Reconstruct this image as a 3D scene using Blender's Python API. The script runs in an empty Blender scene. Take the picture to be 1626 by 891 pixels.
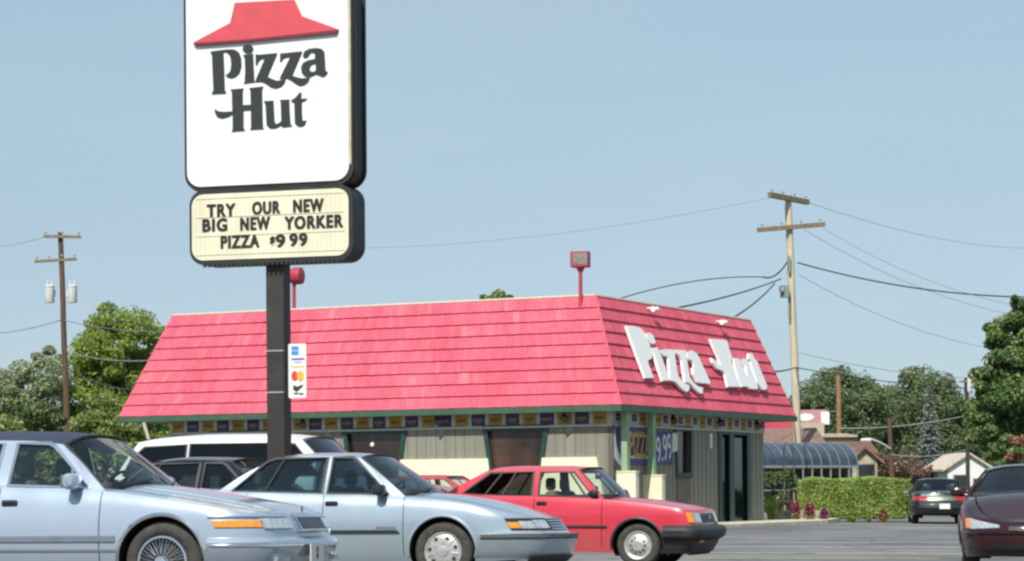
import bpy, bmesh, math, random
from mathutils import Vector, Matrix
from mathutils.geometry import tessellate_polygon
random.seed(11)
sc = bpy.context.scene
col = bpy.context.collection
rad = math.radians

# ------------------------------------------------------------------ camera model (photograph pixels <-> world)
F, CX, HZ, CAMZ, ROLL = 3800.0, 813.0, 777.0, 1.04, rad(0.4)
def ray(px, py):
    a, b = px-CX, HZ-py
    c, s = math.cos(ROLL), math.sin(ROLL)
    return Vector(((a*c+b*s)/F, 1.0, (-a*s+b*c)/F))
CAM = Vector((0, 0, CAMZ))
def at(px, py, Y): return CAM + ray(px, py)*Y
def on_plane(px, py, P, N):
    d = ray(px, py)
    return CAM + d*((P-CAM).dot(N)/d.dot(N))
def gz(X, Y): return .01*min(max(32-Y, 0), 20) - .008*min(max(X, 0), 16)

# ------------------------------------------------------------------ materials
def M(name):
    m = bpy.data.materials.new(name); m.use_nodes = True
    nt = m.node_tree; return m, nt, nt.nodes['Principled BSDF']
def N(nt, typ, **kw):
    n = nt.nodes.new(typ)
    for k, v in kw.items():
        if hasattr(n, k): setattr(n, k, v)
        else: n.inputs[k].default_value = v
    return n
def ramp(nt, src, stops):
    r = nt.nodes.new('ShaderNodeValToRGB')
    el = r.color_ramp.elements
    while len(el) < len(stops): el.new(.5)
    for e, (p, c) in zip(el, stops):
        e.position = p; e.color = (*c, 1)
    nt.links.new(src, r.inputs[0]); return r
def lerp3(a, b, t): return tuple(x+(y-x)*t for x, y in zip(a, b))
def sc3(c, k): return tuple(min(1, x*k) for x in c)
def plain(name, c, rough=.6, metal=0., var=.12, scale=6., bump=0., coat=0., stretch=(1, 1, 1), detail=6., spec=None):
    m, nt, b = M(name)
    tc = N(nt, 'ShaderNodeTexCoord'); mp = N(nt, 'ShaderNodeMapping'); mp.inputs['Scale'].default_value = stretch
    nz = N(nt, 'ShaderNodeTexNoise'); nz.inputs['Scale'].default_value = scale; nz.inputs['Detail'].default_value = detail
    nt.links.new(tc.outputs['Object'], mp.inputs[0]); nt.links.new(mp.outputs[0], nz.inputs['Vector'])
    r = ramp(nt, nz.outputs[0], [(.3, sc3(c, 1-var)), (.7, sc3(c, 1+var))])
    nt.links.new(r.outputs[0], b.inputs['Base Color'])
    b.inputs['Roughness'].default_value = rough; b.inputs['Metallic'].default_value = metal
    b.inputs['Coat Weight'].default_value = coat; b.inputs['Coat Roughness'].default_value = .06
    if spec is not None: b.inputs['Specular IOR Level'].default_value = spec
    if bump:
        bp = N(nt, 'ShaderNodeBump'); bp.inputs['Strength'].default_value = bump; bp.inputs['Distance'].default_value = .02
        nt.links.new(nz.outputs[0], bp.inputs['Height']); nt.links.new(bp.outputs[0], b.inputs['Normal'])
    return m
def paint(name, c, metal=.25, rough=.32, coat=.6, dirt=.12):
    m, nt, b = M(name)
    tc = N(nt, 'ShaderNodeTexCoord')
    nz = N(nt, 'ShaderNodeTexNoise'); nz.inputs['Scale'].default_value = 2.2; nz.inputs['Detail'].default_value = 7
    nt.links.new(tc.outputs['Object'], nz.inputs['Vector'])
    sx = N(nt, 'ShaderNodeSeparateXYZ'); nt.links.new(tc.outputs['Object'], sx.inputs[0])
    lo = N(nt, 'ShaderNodeMapRange'); lo.inputs[1].default_value = .75; lo.inputs[2].default_value = .15
    nt.links.new(sx.outputs['Z'], lo.inputs[0])
    ml = N(nt, 'ShaderNodeMath', operation='MULTIPLY'); nt.links.new(lo.outputs[0], ml.inputs[0]); nt.links.new(nz.outputs[0], ml.inputs[1])
    m2 = N(nt, 'ShaderNodeMath', operation='MULTIPLY'); nt.links.new(ml.outputs[0], m2.inputs[0]); m2.inputs[1].default_value = dirt*4
    mx = N(nt, 'ShaderNodeMix', data_type='RGBA'); mx.inputs[6].default_value = (*c, 1); mx.inputs[7].default_value = (.25, .22, .18, 1)
    nt.links.new(m2.outputs[0], mx.inputs[0]); nt.links.new(mx.outputs[2], b.inputs['Base Color'])
    rr = N(nt, 'ShaderNodeMapRange'); rr.inputs[3].default_value = rough-.06; rr.inputs[4].default_value = rough+.16
    nt.links.new(nz.outputs[0], rr.inputs[0]); nt.links.new(rr.outputs[0], b.inputs['Roughness'])
    b.inputs['Metallic'].default_value = metal; b.inputs['Coat Weight'].default_value = coat; b.inputs['Coat Roughness'].default_value = .08
    return m
def glass(name, tint=(.5, .58, .56), ior=1.5, haze=.0):
    m = bpy.data.materials.new(name); m.use_nodes = True; nt = m.node_tree; nt.nodes.clear()
    o = N(nt, 'ShaderNodeOutputMaterial'); t = N(nt, 'ShaderNodeBsdfTransparent'); t.inputs[0].default_value = (*tint, 1)
    g = N(nt, 'ShaderNodeBsdfGlossy'); g.inputs['Roughness'].default_value = .03; g.inputs[0].default_value = (.9, .95, 1, 1)
    f = N(nt, 'ShaderNodeFresnel'); f.inputs[0].default_value = ior
    mx = N(nt, 'ShaderNodeMixShader'); nt.links.new(f.outputs[0], mx.inputs[0]); nt.links.new(t.outputs[0], mx.inputs[1]); nt.links.new(g.outputs[0], mx.inputs[2])
    last = mx
    if haze:
        d = N(nt, 'ShaderNodeBsdfDiffuse'); d.inputs[0].default_value = (.5, .55, .58, 1)
        m2 = N(nt, 'ShaderNodeMixShader'); m2.inputs[0].default_value = haze
        nt.links.new(mx.outputs[0], m2.inputs[1]); nt.links.new(d.outputs[0], m2.inputs[2]); last = m2
    nt.links.new(last.outputs[0], o.inputs[0]); return m
def leafmat(name, dark, mid, light, trans=.35, nscale=.9):
    m = bpy.data.materials.new(name); m.use_nodes = True; nt = m.node_tree; nt.nodes.clear()
    o = N(nt, 'ShaderNodeOutputMaterial'); ge = N(nt, 'ShaderNodeNewGeometry')
    tc = N(nt, 'ShaderNodeTexCoord'); nz = N(nt, 'ShaderNodeTexNoise'); nz.inputs['Scale'].default_value = nscale; nz.inputs['Detail'].default_value = 3
    nt.links.new(tc.outputs['Object'], nz.inputs['Vector'])
    a = N(nt, 'ShaderNodeMath', operation='MULTIPLY'); a.inputs[1].default_value = .32; nt.links.new(ge.outputs['Random Per Island'], a.inputs[0])
    b = N(nt, 'ShaderNodeMath', operation='MULTIPLY_ADD'); b.inputs[1].default_value = 1.1; b.inputs[2].default_value = -.19; nt.links.new(nz.outputs[0], b.inputs[0])
    c = N(nt, 'ShaderNodeMath', operation='ADD'); nt.links.new(a.outputs[0], c.inputs[0]); nt.links.new(b.outputs[0], c.inputs[1])
    r = ramp(nt, c.outputs[0], [(.12, dark), (.5, mid), (.9, light)])
    d = N(nt, 'ShaderNodeBsdfDiffuse'); t = N(nt, 'ShaderNodeBsdfTranslucent'); g = N(nt, 'ShaderNodeBsdfGlossy'); g.inputs['Roughness'].default_value = .45
    nt.links.new(r.outputs[0], d.inputs[0]); nt.links.new(r.outputs[0], t.inputs[0])
    mx = N(nt, 'ShaderNodeMixShader'); mx.inputs[0].default_value = trans
    nt.links.new(d.outputs[0], mx.inputs[1]); nt.links.new(t.outputs[0], mx.inputs[2])
    m2 = N(nt, 'ShaderNodeMixShader'); m2.inputs[0].default_value = .04
    nt.links.new(mx.outputs[0], m2.inputs[1]); nt.links.new(g.outputs[0], m2.inputs[2]); nt.links.new(m2.outputs[0], o.inputs[0])
    return m

# ------------------------------------------------------------------ mesh helpers
class MB:
    def __init__(s): s.v = []; s.f = []; s.m = []
    def add(s, vs, fs, mi=0):
        o = len(s.v); s.v += [tuple(v) for v in vs]
        for f in fs: s.f.append([i+o for i in f]); s.m.append(mi)
    def box(s, c, d, mi=0, R=None, taper=None):
        hx, hy, hz = d[0]/2, d[1]/2, d[2]/2; c = Vector(c)
        vs = []
        for z in (-hz, hz):
            k = taper if (taper and z > 0) else 1
            for x, y in ((-hx, -hy), (hx, -hy), (hx, hy), (-hx, hy)):
                p = Vector((x*k, y*k, z)); vs.append(c+(R @ p if R else p))
        s.add(vs, [(3, 2, 1, 0), (4, 5, 6, 7), (0, 1, 5, 4), (1, 2, 6, 5), (2, 3, 7, 6), (3, 0, 4, 7)], mi)
    def rbox(s, c, d, r=.03, mi=0, R=None, n=3):
        # box with rounded vertical section (in local xz) extruded along y, chamfered ends
        hx, hy, hz = d[0]/2, d[1]/2, d[2]/2; c = Vector(c); r = min(r, hx*.98, hz*.98)
        ring = []
        for cx, cz, a0 in ((hx-r, hz-r, 0), (-hx+r, hz-r, 90), (-hx+r, -hz+r, 180), (hx-r, -hz+r, 270)):
            for k in range(n+1):
                a = rad(a0+90*k/n); ring.append((cx, cz, math.cos(a)*r, math.sin(a)*r))
        rings = []
        e = min(r, hy*.9)
        for y, k in ((-hy, .45), (-hy+e*.4, .85), (-hy+e, 1), (hy-e, 1), (hy-e*.4, .85), (hy, .45)):
            rings.append([Vector((a+p*k-(1-k)*0, y, b+q*k)) for a, b, p, q in ring])
        vs = [c+(R @ p if R else p) for rg in rings for p in rg]; L = len(ring); fs = []
        for i in range(len(rings)-1):
            for k in range(L):
                fs.append((i*L+k, i*L+(k+1) % L, (i+1)*L+(k+1) % L, (i+1)*L+k))
        fs.append(list(range(L))); fs.append([(len(rings)-1)*L+k for k in reversed(range(L))])
        s.add(vs, fs, mi)
    def tube(s, pts, rs, n=8, mi=0, cap=True):
        pts = [Vector(p) for p in pts]
        if not hasattr(rs, '__len__'): rs = [rs]*len(pts)
        vs = []; fs = []; up = None
        for i, p in enumerate(pts):
            t = (pts[min(i+1, len(pts)-1)]-pts[max(i-1, 0)]).normalized()
            if up is None:
                up = Vector((0, 0, 1)) if abs(t.z) < .9 else Vector((1, 0, 0))
            a = t.cross(up).normalized(); b = a.cross(t).normalized(); up = b
            for k in range(n):
                q = 2*math.pi*k/n; vs.append(p+(a*math.cos(q)+b*math.sin(q))*rs[i])
        for i in range(len(pts)-1):
            for k in range(n):
                fs.append((i*n+k, i*n+(k+1) % n, (i+1)*n+(k+1) % n, (i+1)*n+k))
        if cap:
            fs.append(list(reversed(range(n)))); fs.append([(len(pts)-1)*n+k for k in range(n)])
        s.add(vs, fs, mi)
    def lathe(s, prof, c, ax=Vector((0, 1, 0)), n=32, mi=0):
        # prof: [(r, h)] around axis ax through c
        ax = ax.normalized(); a = ax.orthogonal().normalized(); b = ax.cross(a); c = Vector(c)
        vs = [c+ax*h+(a*math.cos(2*math.pi*k/n)+b*math.sin(2*math.pi*k/n))*r for r, h in prof for k in range(n)]
        fs = [(i*n+k, i*n+(k+1) % n, (i+1)*n+(k+1) % n, (i+1)*n+k) for i in range(len(prof)-1) for k in range(n)]
        s.add(vs, fs, mi)
    def prism(s, poly, fn, h, mi=0, holes=()):
        # poly in 2D, fn maps (a, b, depth) to 3D; extruded from depth 0 to h
        loops = [list(poly)]+[list(x) for x in holes]
        flat = [p for l in loops for p in l]
        tri = tessellate_polygon([[Vector((p[0], p[1], 0)) for p in l] for l in loops])
        n = len(flat)
        vs = [fn(p[0], p[1], 0) for p in flat]+[fn(p[0], p[1], h) for p in flat]
        fs = [tuple(t) for t in tri]+[tuple(n+i for i in reversed(t)) for t in tri]
        o = 0
        for l in loops:
            L = len(l)
            for k in range(L):
                a, b = o+k, o+(k+1) % L; fs.append((a, b, n+b, n+a))
            o += L
        s.add(vs, fs, mi)
    def grid(s, rows, mi=0, close=False):
        n = len(rows[0]); vs = [p for r in rows for p in r]; fs = []
        for i in range(len(rows)-1):
            for k in range(n-(0 if close else 1)):
                fs.append((i*n+k, i*n+(k+1) % n, (i+1)*n+(k+1) % n, (i+1)*n+k))
        s.add(vs, fs, mi)
    def build(s, name, mats, parent=None, smooth=None, recalc=True, loc=None, bevel=0):
        me = bpy.data.meshes.new(name); me.from_pydata(s.v, [], s.f); 
        if not isinstance(mats, (list, tuple)): mats = [mats]
        for m in mats: me.materials.append(m)
        for p, mi in zip(me.polygons, s.m): p.material_index = mi
        if recalc:
            bm = bmesh.new(); bm.from_mesh(me); bmesh.ops.remove_doubles(bm, verts=bm.verts, dist=1e-5)
            bmesh.ops.recalc_face_normals(bm, faces=bm.faces); bm.to_mesh(me); bm.free()
        me.update()
        o = bpy.data.objects.new(name, me); col.objects.link(o)
        if parent: o.parent = parent
        if loc is not None: o.location = loc
        if smooth is not None:
            for p in me.polygons: p.use_smooth = True
            me.set_sharp_from_angle(angle=rad(smooth))
        if bevel:
            bv = o.modifiers.new('bevel', 'BEVEL'); bv.width = bevel; bv.segments = 2; bv.limit_method = 'ANGLE'
        return o
def tag(o, label=None, cat=None, group=None, kind=None):
    if label: o['label'] = label
    if cat: o['category'] = cat
    if group: o['group'] = group
    if kind: o['kind'] = kind
    return o
def thing(name, label, cat, loc=(0, 0, 0), rz=0, group=None, mat=None):
    o = bpy.data.objects.new(name, None); col.objects.link(o); o.empty_display_size = .2
    if mat is not None: o.matrix_world = mat
    else: o.location = loc; o.rotation_euler = (0, 0, rz)
    return tag(o, label, cat, group)
def text_mesh(txt, size, name, mat, parent, M4, extrude=.004, sx=1., offset=0., align='CENTER', spacing=1.):
    cu = bpy.data.curves.new(name, 'FONT'); cu.body = txt; cu.size = size; cu.extrude = extrude; cu.offset = offset
    cu.align_x = align; cu.align_y = 'CENTER'; cu.space_character = spacing
    t = bpy.data.objects.new('tmp', cu); col.objects.link(t)
    dg = bpy.context.evaluated_depsgraph_get()
    me = bpy.data.meshes.new_from_object(t.evaluated_get(dg)); bpy.data.objects.remove(t)
    me.transform(M4 @ Matrix.Diagonal((sx, 1, 1, 1))); me.name = name
    me.materials.clear(); me.materials.append(mat)
    o = bpy.data.objects.new(name, me); col.objects.link(o); o.parent = parent
    return o
# ------------------------------------------------------------------ cars
def smooth_interp(tab):
    xs = [t[0] for t in tab]; ys = [t[1] for t in tab]; n = len(xs)
    ms = []
    for i in range(n):
        if i == 0: ms.append((ys[1]-ys[0])/(xs[1]-xs[0]))
        elif i == n-1: ms.append((ys[-1]-ys[-2])/(xs[-1]-xs[-2]))
        else:
            a = (ys[i]-ys[i-1])/(xs[i]-xs[i-1]); b = (ys[i+1]-ys[i])/(xs[i+1]-xs[i])
            ms.append(0 if a*b <= 0 else 2*a*b/(a+b))
    def f(x):
        if x <= xs[0]: return ys[0]
        if x >= xs[-1]: return ys[-1]
        for i in range(n-1):
            if x <= xs[i+1]:
                h = xs[i+1]-xs[i]; t = (x-xs[i])/h
                return ((2*t**3-3*t*t+1)*ys[i]+(t**3-2*t*t+t)*h*ms[i]+(-2*t**3+3*t*t)*ys[i+1]+(t**3-t*t)*h*ms[i+1])
    return f
WF = [(.1, .89), (.2, .935), (.32, .975), (.5, 1.), (.62, .998), (.78, .974), (.9, .938), (1.02, .90), (1.25, .86)]
class Car:
    def __init__(s, sp):
        s.sp = sp; s.W2 = sp['W']/2
        s.wf = smooth_interp(sp.get('wf', WF)); s.xf = smooth_interp(sp['xf']); s.xr = smooth_interp(sp['xr'])
        s.zs = smooth_interp(sp['zs']); s.zl = smooth_interp(sp['zl'])
        s.fx, s.fr, s.fb = sp['front']; s.rx, s.rr, s.rb = sp['rear']
        xs = set()
        X0 = max(sp['xr'], key=lambda t: t[1])[1]+s.rx; X1 = min(sp['xf'], key=lambda t: t[1])[1]-s.fx
        n = int((X1-X0)/.05)
        base = [X0+(X1-X0)*i/n for i in range(n+1)]
        special = []
        for d in sp['doors']: special += [d-.004, d+.004]
        special += [sp['cowl'], sp['back']]
        base = [x for x in base if all(abs(x-q) > .018 for q in special)]
        s.side = sorted(base+special); s.X0, s.X1 = X0, X1
        s.cols = [('rc', k/5) for k in range(0, 5)]+[('r', rad(90-90*k/7)) for k in range(0, 7)]+[('s', x) for x in s.side]\
            + [('f', rad(90*k/9)) for k in range(1, 10)]+[('fc', 1-k/5) for k in range(1, 6)]
    def pt(s, c, z):
        W = s.W2*s.wf(z); k, v = c
        if k == 's': return v, W
        if k == 'f':
            x1 = s.xf(z); return s.X1+(x1-s.X1)*math.sin(v), W*(1-s.fr)+W*s.fr*math.cos(v)
        if k == 'fc': return s.xf(z)+s.fb*(1-v*v), W*(1-s.fr)*v
        if k == 'r':
            x0 = s.xr(z); return s.X0+(x0-s.X0)*math.sin(v), W*(1-s.rr)+W*s.rr*math.cos(v)
        return s.xr(z)-s.rb*(1-v*v), W*(1-s.rr)*v
    def yat(s, x, z):
        W = s.W2*s.wf(z)
        if x > s.X1:
            q = min(1, (x-s.X1)/(s.xf(z)-s.X1)); return W*(1-s.fr)+W*s.fr*math.sqrt(max(0, 1-q*q))
        if x < s.X0:
            q = min(1, (x-s.X0)/(s.xr(z)-s.X0)); return W*(1-s.rr)+W*s.rr*math.sqrt(max(0, 1-q*q))
        return W
    # path measured along the outline from the front centre (or rear centre); side -1 = right, +1 = left
    def S(s, u, z, off, rear=False):
        cs = s.cols if rear else s.cols[::-1]
        au = abs(u); sg = 1 if u > 0 else -1
        px, py = s.pt(cs[0], z); acc = 0
        for c in cs[1:]:
            x, y = s.pt(c, z); d = math.hypot(x-px, y-py)
            if d > 1e-9 and acc+d >= au:
                t = (au-acc)/d; tx, ty = (x-px)/d, (y-py)/d
                nx, ny = (-ty, tx) if rear else (ty, -tx)
                return Vector((px+tx*d*t+nx*off, sg*(py+ty*d*t+ny*off), z))
            acc += d; px, py = x, y
        return Vector((px, sg*py, z))
    def u_of_x(s, x, z, rear=False):
        cs = s.cols if rear else s.cols[::-1]
        px, py = s.pt(cs[0], z); acc = 0
        for c in cs[1:]:
            a, b = s.pt(c, z)
            if (not rear and a <= x and c[0] not in ('fc',)) or (rear and a >= x and c[0] not in ('rc',)):
                d = math.hypot(a-px, b-py); t = (px-x)/(px-a) if abs(px-a) > 1e-9 else 1
                return acc+d*t
            acc += math.hypot(a-px, b-py); px, py = a, b
        return acc
    def patch(s, name, mat, parent, u0, u1, prof, rear=False, nu=None, smooth=40, ztilt=0., endfade=False, taper=None):
        n = nu or max(2, int(abs(u1-u0)/.04)); mb = MB(); rows = []
        for i in range(n+1):
            t = i/n; u = u0+(u1-u0)*t
            if abs(u) < 1e-6: u = 1e-6
            e = 1
            if endfade: e = min(1, min(t, 1-t)*n/2)
            zt = ztilt*(t-.5)
            k0, k1, zp = taper or (1, 1, 0); kt = k0+(k1-k0)*t
            rows.append([s.S(u, zp+(z-zp)*kt+zt, o*e if o > 0 else o, rear) for z, o in [(prof[0][0], -.02)]+list(prof)+[(prof[-1][0], -.02)]])
        m = MB(); m.grid(rows)
        L = len(rows[0])
        m.f.append(list(range(L))); m.m.append(0); m.f.append([n*L+k for k in range(L)]); m.m.append(0)
        return m.build(name, mat, parent, smooth=smooth)

def build_wheel(kind, r, w, y, x, parent, mats, side):
    ax = Vector((0, side, 0)); c = Vector((x, y, r))   # y = outer face
    rr = r*.64
    hub = MB(); hub.lathe([(rr*1.0, -.04), (rr*.95, -.05), (.0, -.05)], c, ax, 40)
    hub.lathe([(rr*1.01, -.005), (rr*1.03, 0), (rr*.97, -.012), (rr*.93, -.05)], c, ax, 40)
    wo = hub.build('wheel', mats['rim'], parent, smooth=40)
    t = MB()
    t.lathe([(rr*1.0, -.02), (rr*1.06, .006), (r*.8, .016), (r*.9, .012), (r*.965, -.012), (r*.99, -.03), (r, -.05), (r, -w+.05), (r*.97, -w+.012), (r*.8, -w), (rr, -w)], c, ax, 48)
    t.build('tyre', mats['tyre'], wo, smooth=50)
    h = MB()
    a = Vector((1, 0, 0)); b = Vector((0, 0, 1))
    def pol(q, d, h_): return c+(a*math.cos(q)+b*math.sin(q))*d+ax*h_
    if kind == 'wire':
        h.lathe([(rr*1.02, .0), (rr*.99, .022), (rr*.92, .025), (rr*.88, .012), (rr*.86, -.01), (rr*.8, -.03)], c, ax, 48)
        for k in range(36):
            q = 2*math.pi*k/36; d = .09*(1 if k % 2 else -1)
            h.tube([pol(q, rr*.88, -.002), pol(q+d, rr*.34, .03)], .0028, 5, 0)
        h.lathe([(rr*.38, .0), (rr*.36, .03), (rr*.26, .05), (rr*.22, .065), (rr*.12, .07), (0, .07)], c, ax, 32)
        h.lathe([(rr*.85, -.03), (rr*.4, -.015)], c, ax, 32, 1)
        h.build('hubcap', [mats['chrome'], mats['hubdark']], wo, smooth=40)
    elif kind == 'seven':
        h.lathe([(rr*1.0, .0), (rr*.97, .016), (rr*.9, .014), (rr*.86, .004), (rr*.8, .010), (rr*.66, .016), (rr*.45, .022), (rr*.3, .022), (rr*.27, .03), (rr*.1, .034), (0, .034)], c, ax, 48)
        for k in range(7):
            q = 2*math.pi*(k+.35)/7
            h.lathe([(rr*.105, .019), (rr*.09, .0175), (0, .0175)], pol(q, rr*.7, 0), ax, 12, 1)
            h.tube([pol(q+.45, rr*.45, .023), pol(q+.45, rr*.84, .012)], .006, 5)
        h.build('hubcap', [mats['hub'], mats['hubdark']], wo, smooth=40)
    else:
        h.lathe([(rr*1.0, .0), (rr*.96, .012), (rr*.88, .008), (rr*.8, -.004), (rr*.62, .004), (rr*.48, .018), (rr*.4, .03), (rr*.28, .032), (0, .03)], c, ax, 48)
        for k in range(10):
            q = 2*math.pi*k/10
            h.box(pol(q, rr*.5, .02), (rr*.16, .012, rr*.09), 1, R=Matrix.Rotation(-q*1, 3, 'Y'))
        h.build('hubcap', [mats['hub'], mats['hubdark']], wo, smooth=40)
    return wo

def make_car(label, cat, sp, mat, name='parked_car', group='cars on the parking lot'):
    """local frame: x forward (front axle at 0), y left, z up from the ground"""
    P = sp['paint']; K = sp['mats']; cr = Car(sp)
    root = thing(name, label, cat, mat=mat, group=group)
    arches = [(0., sp['r'], sp['R']), (sp['rear_axle'], sp['r'], sp['R'])]
    lv = [0, .05, .11, .17, .24, .31, .38, .45, .52, .59, .66, .73, .80, .86, .91, .95, .98, 1.]
    def make_side(sg):
        cols = cr.cols; rows = []; inside = []
        for c in cols:
            x, _ = cr.pt(c, .6)
            xx = c[1] if c[0] == 's' else x
            z0, z1 = cr.zl(xx), cr.zs(xx); row = []; ins = []
            for t in lv:
                z = z0+(z1-z0)*t; x, y = cr.pt(c, z)
                e = max(0, (t-.86)/.14); y *= 1-sp.get('shoulder', .03)*e*e
                ox, oz = x, z; hit = False
                for ax_, az, R in arches:
                    d = math.hypot(x-ax_, z-az)
                    if d < R and c[0] in 'sfr' and (z < az+R):
                        hit = True
                        if d < 1e-6: d = 1e-6
                        x = ax_+(x-ax_)*R/d; z = az+(z-az)*R/d
                        if z < z0: z = z0
                        y = cr.yat(x, z)*(y/max(1e-6, cr.yat(ox, oz)))
                row.append(Vector((x, sg*y, z))); ins.append(hit)
            rows.append(row); inside.append(ins)
        groups = {}
        dd = sp['doors']
        for i in range(len(cols)-1):
            a, b = cols[i], cols[i+1]
            key = 'body'
            if a[0] == 's' and b[0] == 's':
                m = (a[1]+b[1])/2
                if any(abs(m-d) < .0039 for d in dd): key = 'gap'
                elif dd[0] < m < dd[1]: key = 'front_door'
                elif len(dd) > 2 and dd[1] < m < dd[2]: key = 'rear_door'
            for k in range(len(lv)-1):
                q = [(i, k), (i+1, k), (i+1, k+1), (i, k+1)]
                if all(inside[r][c_] for r, c_ in q): continue
                kk = key
                if key == 'gap' and lv[k] < .1: kk = 'body'
                if key.endswith('door') and lv[k] < .1: kk = 'body'
                if key == 'gap' and kk == 'gap': continue
                groups.setdefault(kk, []).append([rows[r][c_] for r, c_ in q])
        # shoulder ledge
        return rows, groups
    sides = {sg: make_side(sg) for sg in (-1, 1)}
    body = MB()
    wb, wr = sp['wb'], sp['wr']
    for sg in (-1, 1):
        rows, groups = sides[sg]
        for q in groups['body']: body.add(q, [(0, 1, 2, 3)])
    top = {'hood': MB(), 'trunk_lid': MB(), 'interior': MB()}
    svals = [1, .975, .93, .88, .86, .6, .3, 0]
    crown = smooth_interp(sp['crown'])
    allrows = []
    for i, c in enumerate(cr.cols):
        e = sides[-1][0][i][-1]; ring = []
        cw = crown(e.x)
        for s_ in svals: ring.append(Vector((e.x, e.y*s_, e.z+cw*(1-s_**2.4))))
        allrows.append(ring)
    for sg in (-1, 1):
        for i in range(len(cr.cols)-1):
            xm = (allrows[i][0].x+allrows[i+1][0].x)/2
            for k in range(len(svals)-1):
                q = [allrows[i][k], allrows[i+1][k], allrows[i+1][k+1], allrows[i][k+1]]
                if sg == 1: q = [Vector((p.x, -p.y, p.z)) for p in q]
                if sp['back'] < xm < sp['cowl']:
                    if k < 3: body.add(q, [(0, 1, 2, 3)])
                    else:
                        q = [p-Vector((0, 0, .03)) for p in q]; top['interior'].add(q, [(0, 1, 2, 3)])
                else:
                    tgt = top['hood'] if xm > sp['cowl'] else top['trunk_lid']
                    if k == 3: continue
                    (body if k < 3 else tgt).add(q, [(0, 1, 2, 3)])
    # underside (dark floor pan)
    un = MB(); rows = []
    for i, c in enumerate(cr.cols):
        e = sides[-1][0][i][0]
        x = c[1] if c[0] == 's' else e.x
        hw = abs(e.y)*.93
        if any(abs(x-a[0]) < a[2]+.02 for a in arches): hw = min(hw, cr.W2*.60)
        rows.append([Vector((x, -hw, cr.zl(x)+.03)), Vector((x, 0, cr.zl(x)+.02)), Vector((x, hw, cr.zl(x)+.03))])
    un.grid(rows)
    # inner liner behind the door gaps and the hood gap
    for sg in (-1, 1):
        rr = []
        for i, c in enumerate(cr.cols):
            if c[0] != 's': continue
            if any(abs(c[1]-a[0]) < a[2]+.03 for a in arches): 
                if rr: 
                    if len(rr) > 1: un.grid(rr)
                rr = []; continue
            z0, z1 = cr.zl(c[1])+.04, cr.zs(c[1])-.03
            rr.append([Vector((c[1], sg*(cr.W2*cr.wf(z)-.035), z)) for z in [z0+(z1-z0)*k/5 for k in range(6)]])
        if len(rr) > 1: un.grid(rr)
    # wheel wells
    for ax_, az, R in arches:
        for sg in (-1, 1):
            rws = []
            for k in range(0, 21):
                a = rad(-25+230*k/20); x, z = ax_+math.cos(a)*R*1.0, az+math.sin(a)*R*1.0
                if z < .12: z = .12
                y = cr.yat(x, z)
                rws.append([Vector((x, sg*(y-.003), z)), Vector((x, sg*(y-.02), z)), Vector((ax_+math.cos(a)*R*1.02, sg*(y-.05), az+math.sin(a)*R*1.02 if z > .12 else z)), Vector((x, sg*cr.W2*.58, z))])
            un.grid(rws)
            for k in range(20): un.add([rws[k][3], rws[k+1][3], Vector((ax_, sg*cr.W2*.58, az))], [(0, 1, 2)])
    body.build('body', P, root, smooth=32)
    un.build('underbody', K['under'], root, smooth=30)
    top['hood'].build('hood', P, root, smooth=32)
    if top['trunk_lid'].f: top['trunk_lid'].build('trunk_lid', P, root, smooth=32)
    top['interior'].build('interior', K['interior'], root, smooth=32)
    # arch lips
    for ax_, az, R in arches:
        for sg in (-1, 1):
            rws = []
            for k in range(0, 25):
                a = rad(-8+196*k/24); x, z = ax_+math.cos(a)*R, az+math.sin(a)*R
                if z < cr.zl(x): continue
                y = cr.yat(x, z)
                x2, z2 = ax_+math.cos(a)*(R+.035), az+math.sin(a)*(R+.035)
                rws.append([Vector((x, sg*(y-.03), z)), Vector((x, sg*(y+.008), z)), Vector((ax_+math.cos(a)*(R+.012), sg*(y+.012), az+math.sin(a)*(R+.012))), Vector((x2, sg*(cr.yat(x2, z2)-.002), z2))])
            m = MB(); m.grid(rws); m.build('wheel_arch_lip', K.get('lip', P), root, smooth=50)
    # doors with handles
    for sg in (-1, 1):
        for key in ('front_door', 'rear_door'):
            if key not in sides[sg][1]: continue
            m = MB()
            for q in sides[sg][1][key]: m.add(q, [(0, 1, 2, 3)])
            d = m.build(key, P, root, smooth=32)
            if key == 'rear_door' and sp.get('no_rear_handle'): continue
            hx = sp['handles'][0 if key == 'front_door' else 1]; hz = sp['handle_z']
            y = cr.W2*cr.wf(hz)
            h = MB(); h.rbox((hx, sg*(y+.004), hz), (.145, .02, .055), .015); h.rbox((hx, sg*(y+.014), hz+.01), (.11, .022, .024), .008)
            h.build('door_handle', K['trim'], d, smooth=40)
    # ---------------- cabin
    (xa0, za0), (xa1, za1), (xc1, zc1), (xc0, zc0) = sp['cabin']
    zr = smooth_interp(sp['roofz']); drop = sp.get('drop', .05)
    def yc(x, z):
        zb = cr.zs(x)-.01; t = max(0, min(1, (z-zb)/(zr((xa1+xc1)/2)-drop-zb)))
        return wb+(wr-wb)*(t**1.15)
    nn = 14
    roofline = [(xc1+(xa1-xc1)*k/nn, zr(xc1+(xa1-xc1)*k/nn)-drop) for k in range(nn+1)]
    apil = [(xa1+(xa0-xa1)*k/6, roofline[-1][1]+(za0-roofline[-1][1])*k/6+.012*math.sin(math.pi*k/6)) for k in range(1, 7)]
    belt = [(xa0+(xc0-xa0)*k/12, cr.zs(xa0+(xc0-xa0)*k/12)-.025) for k in range(1, 12)]
    cpil = [(xc0+(xc1-xc0)*k/6, zc0+(roofline[0][1]-zc0)*k/6+sp.get('cbulge', .015)*math.sin(math.pi*k/6)) for k in range(0, 6)]
    outline = roofline+apil+belt+cpil
    frame = MB()
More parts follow.
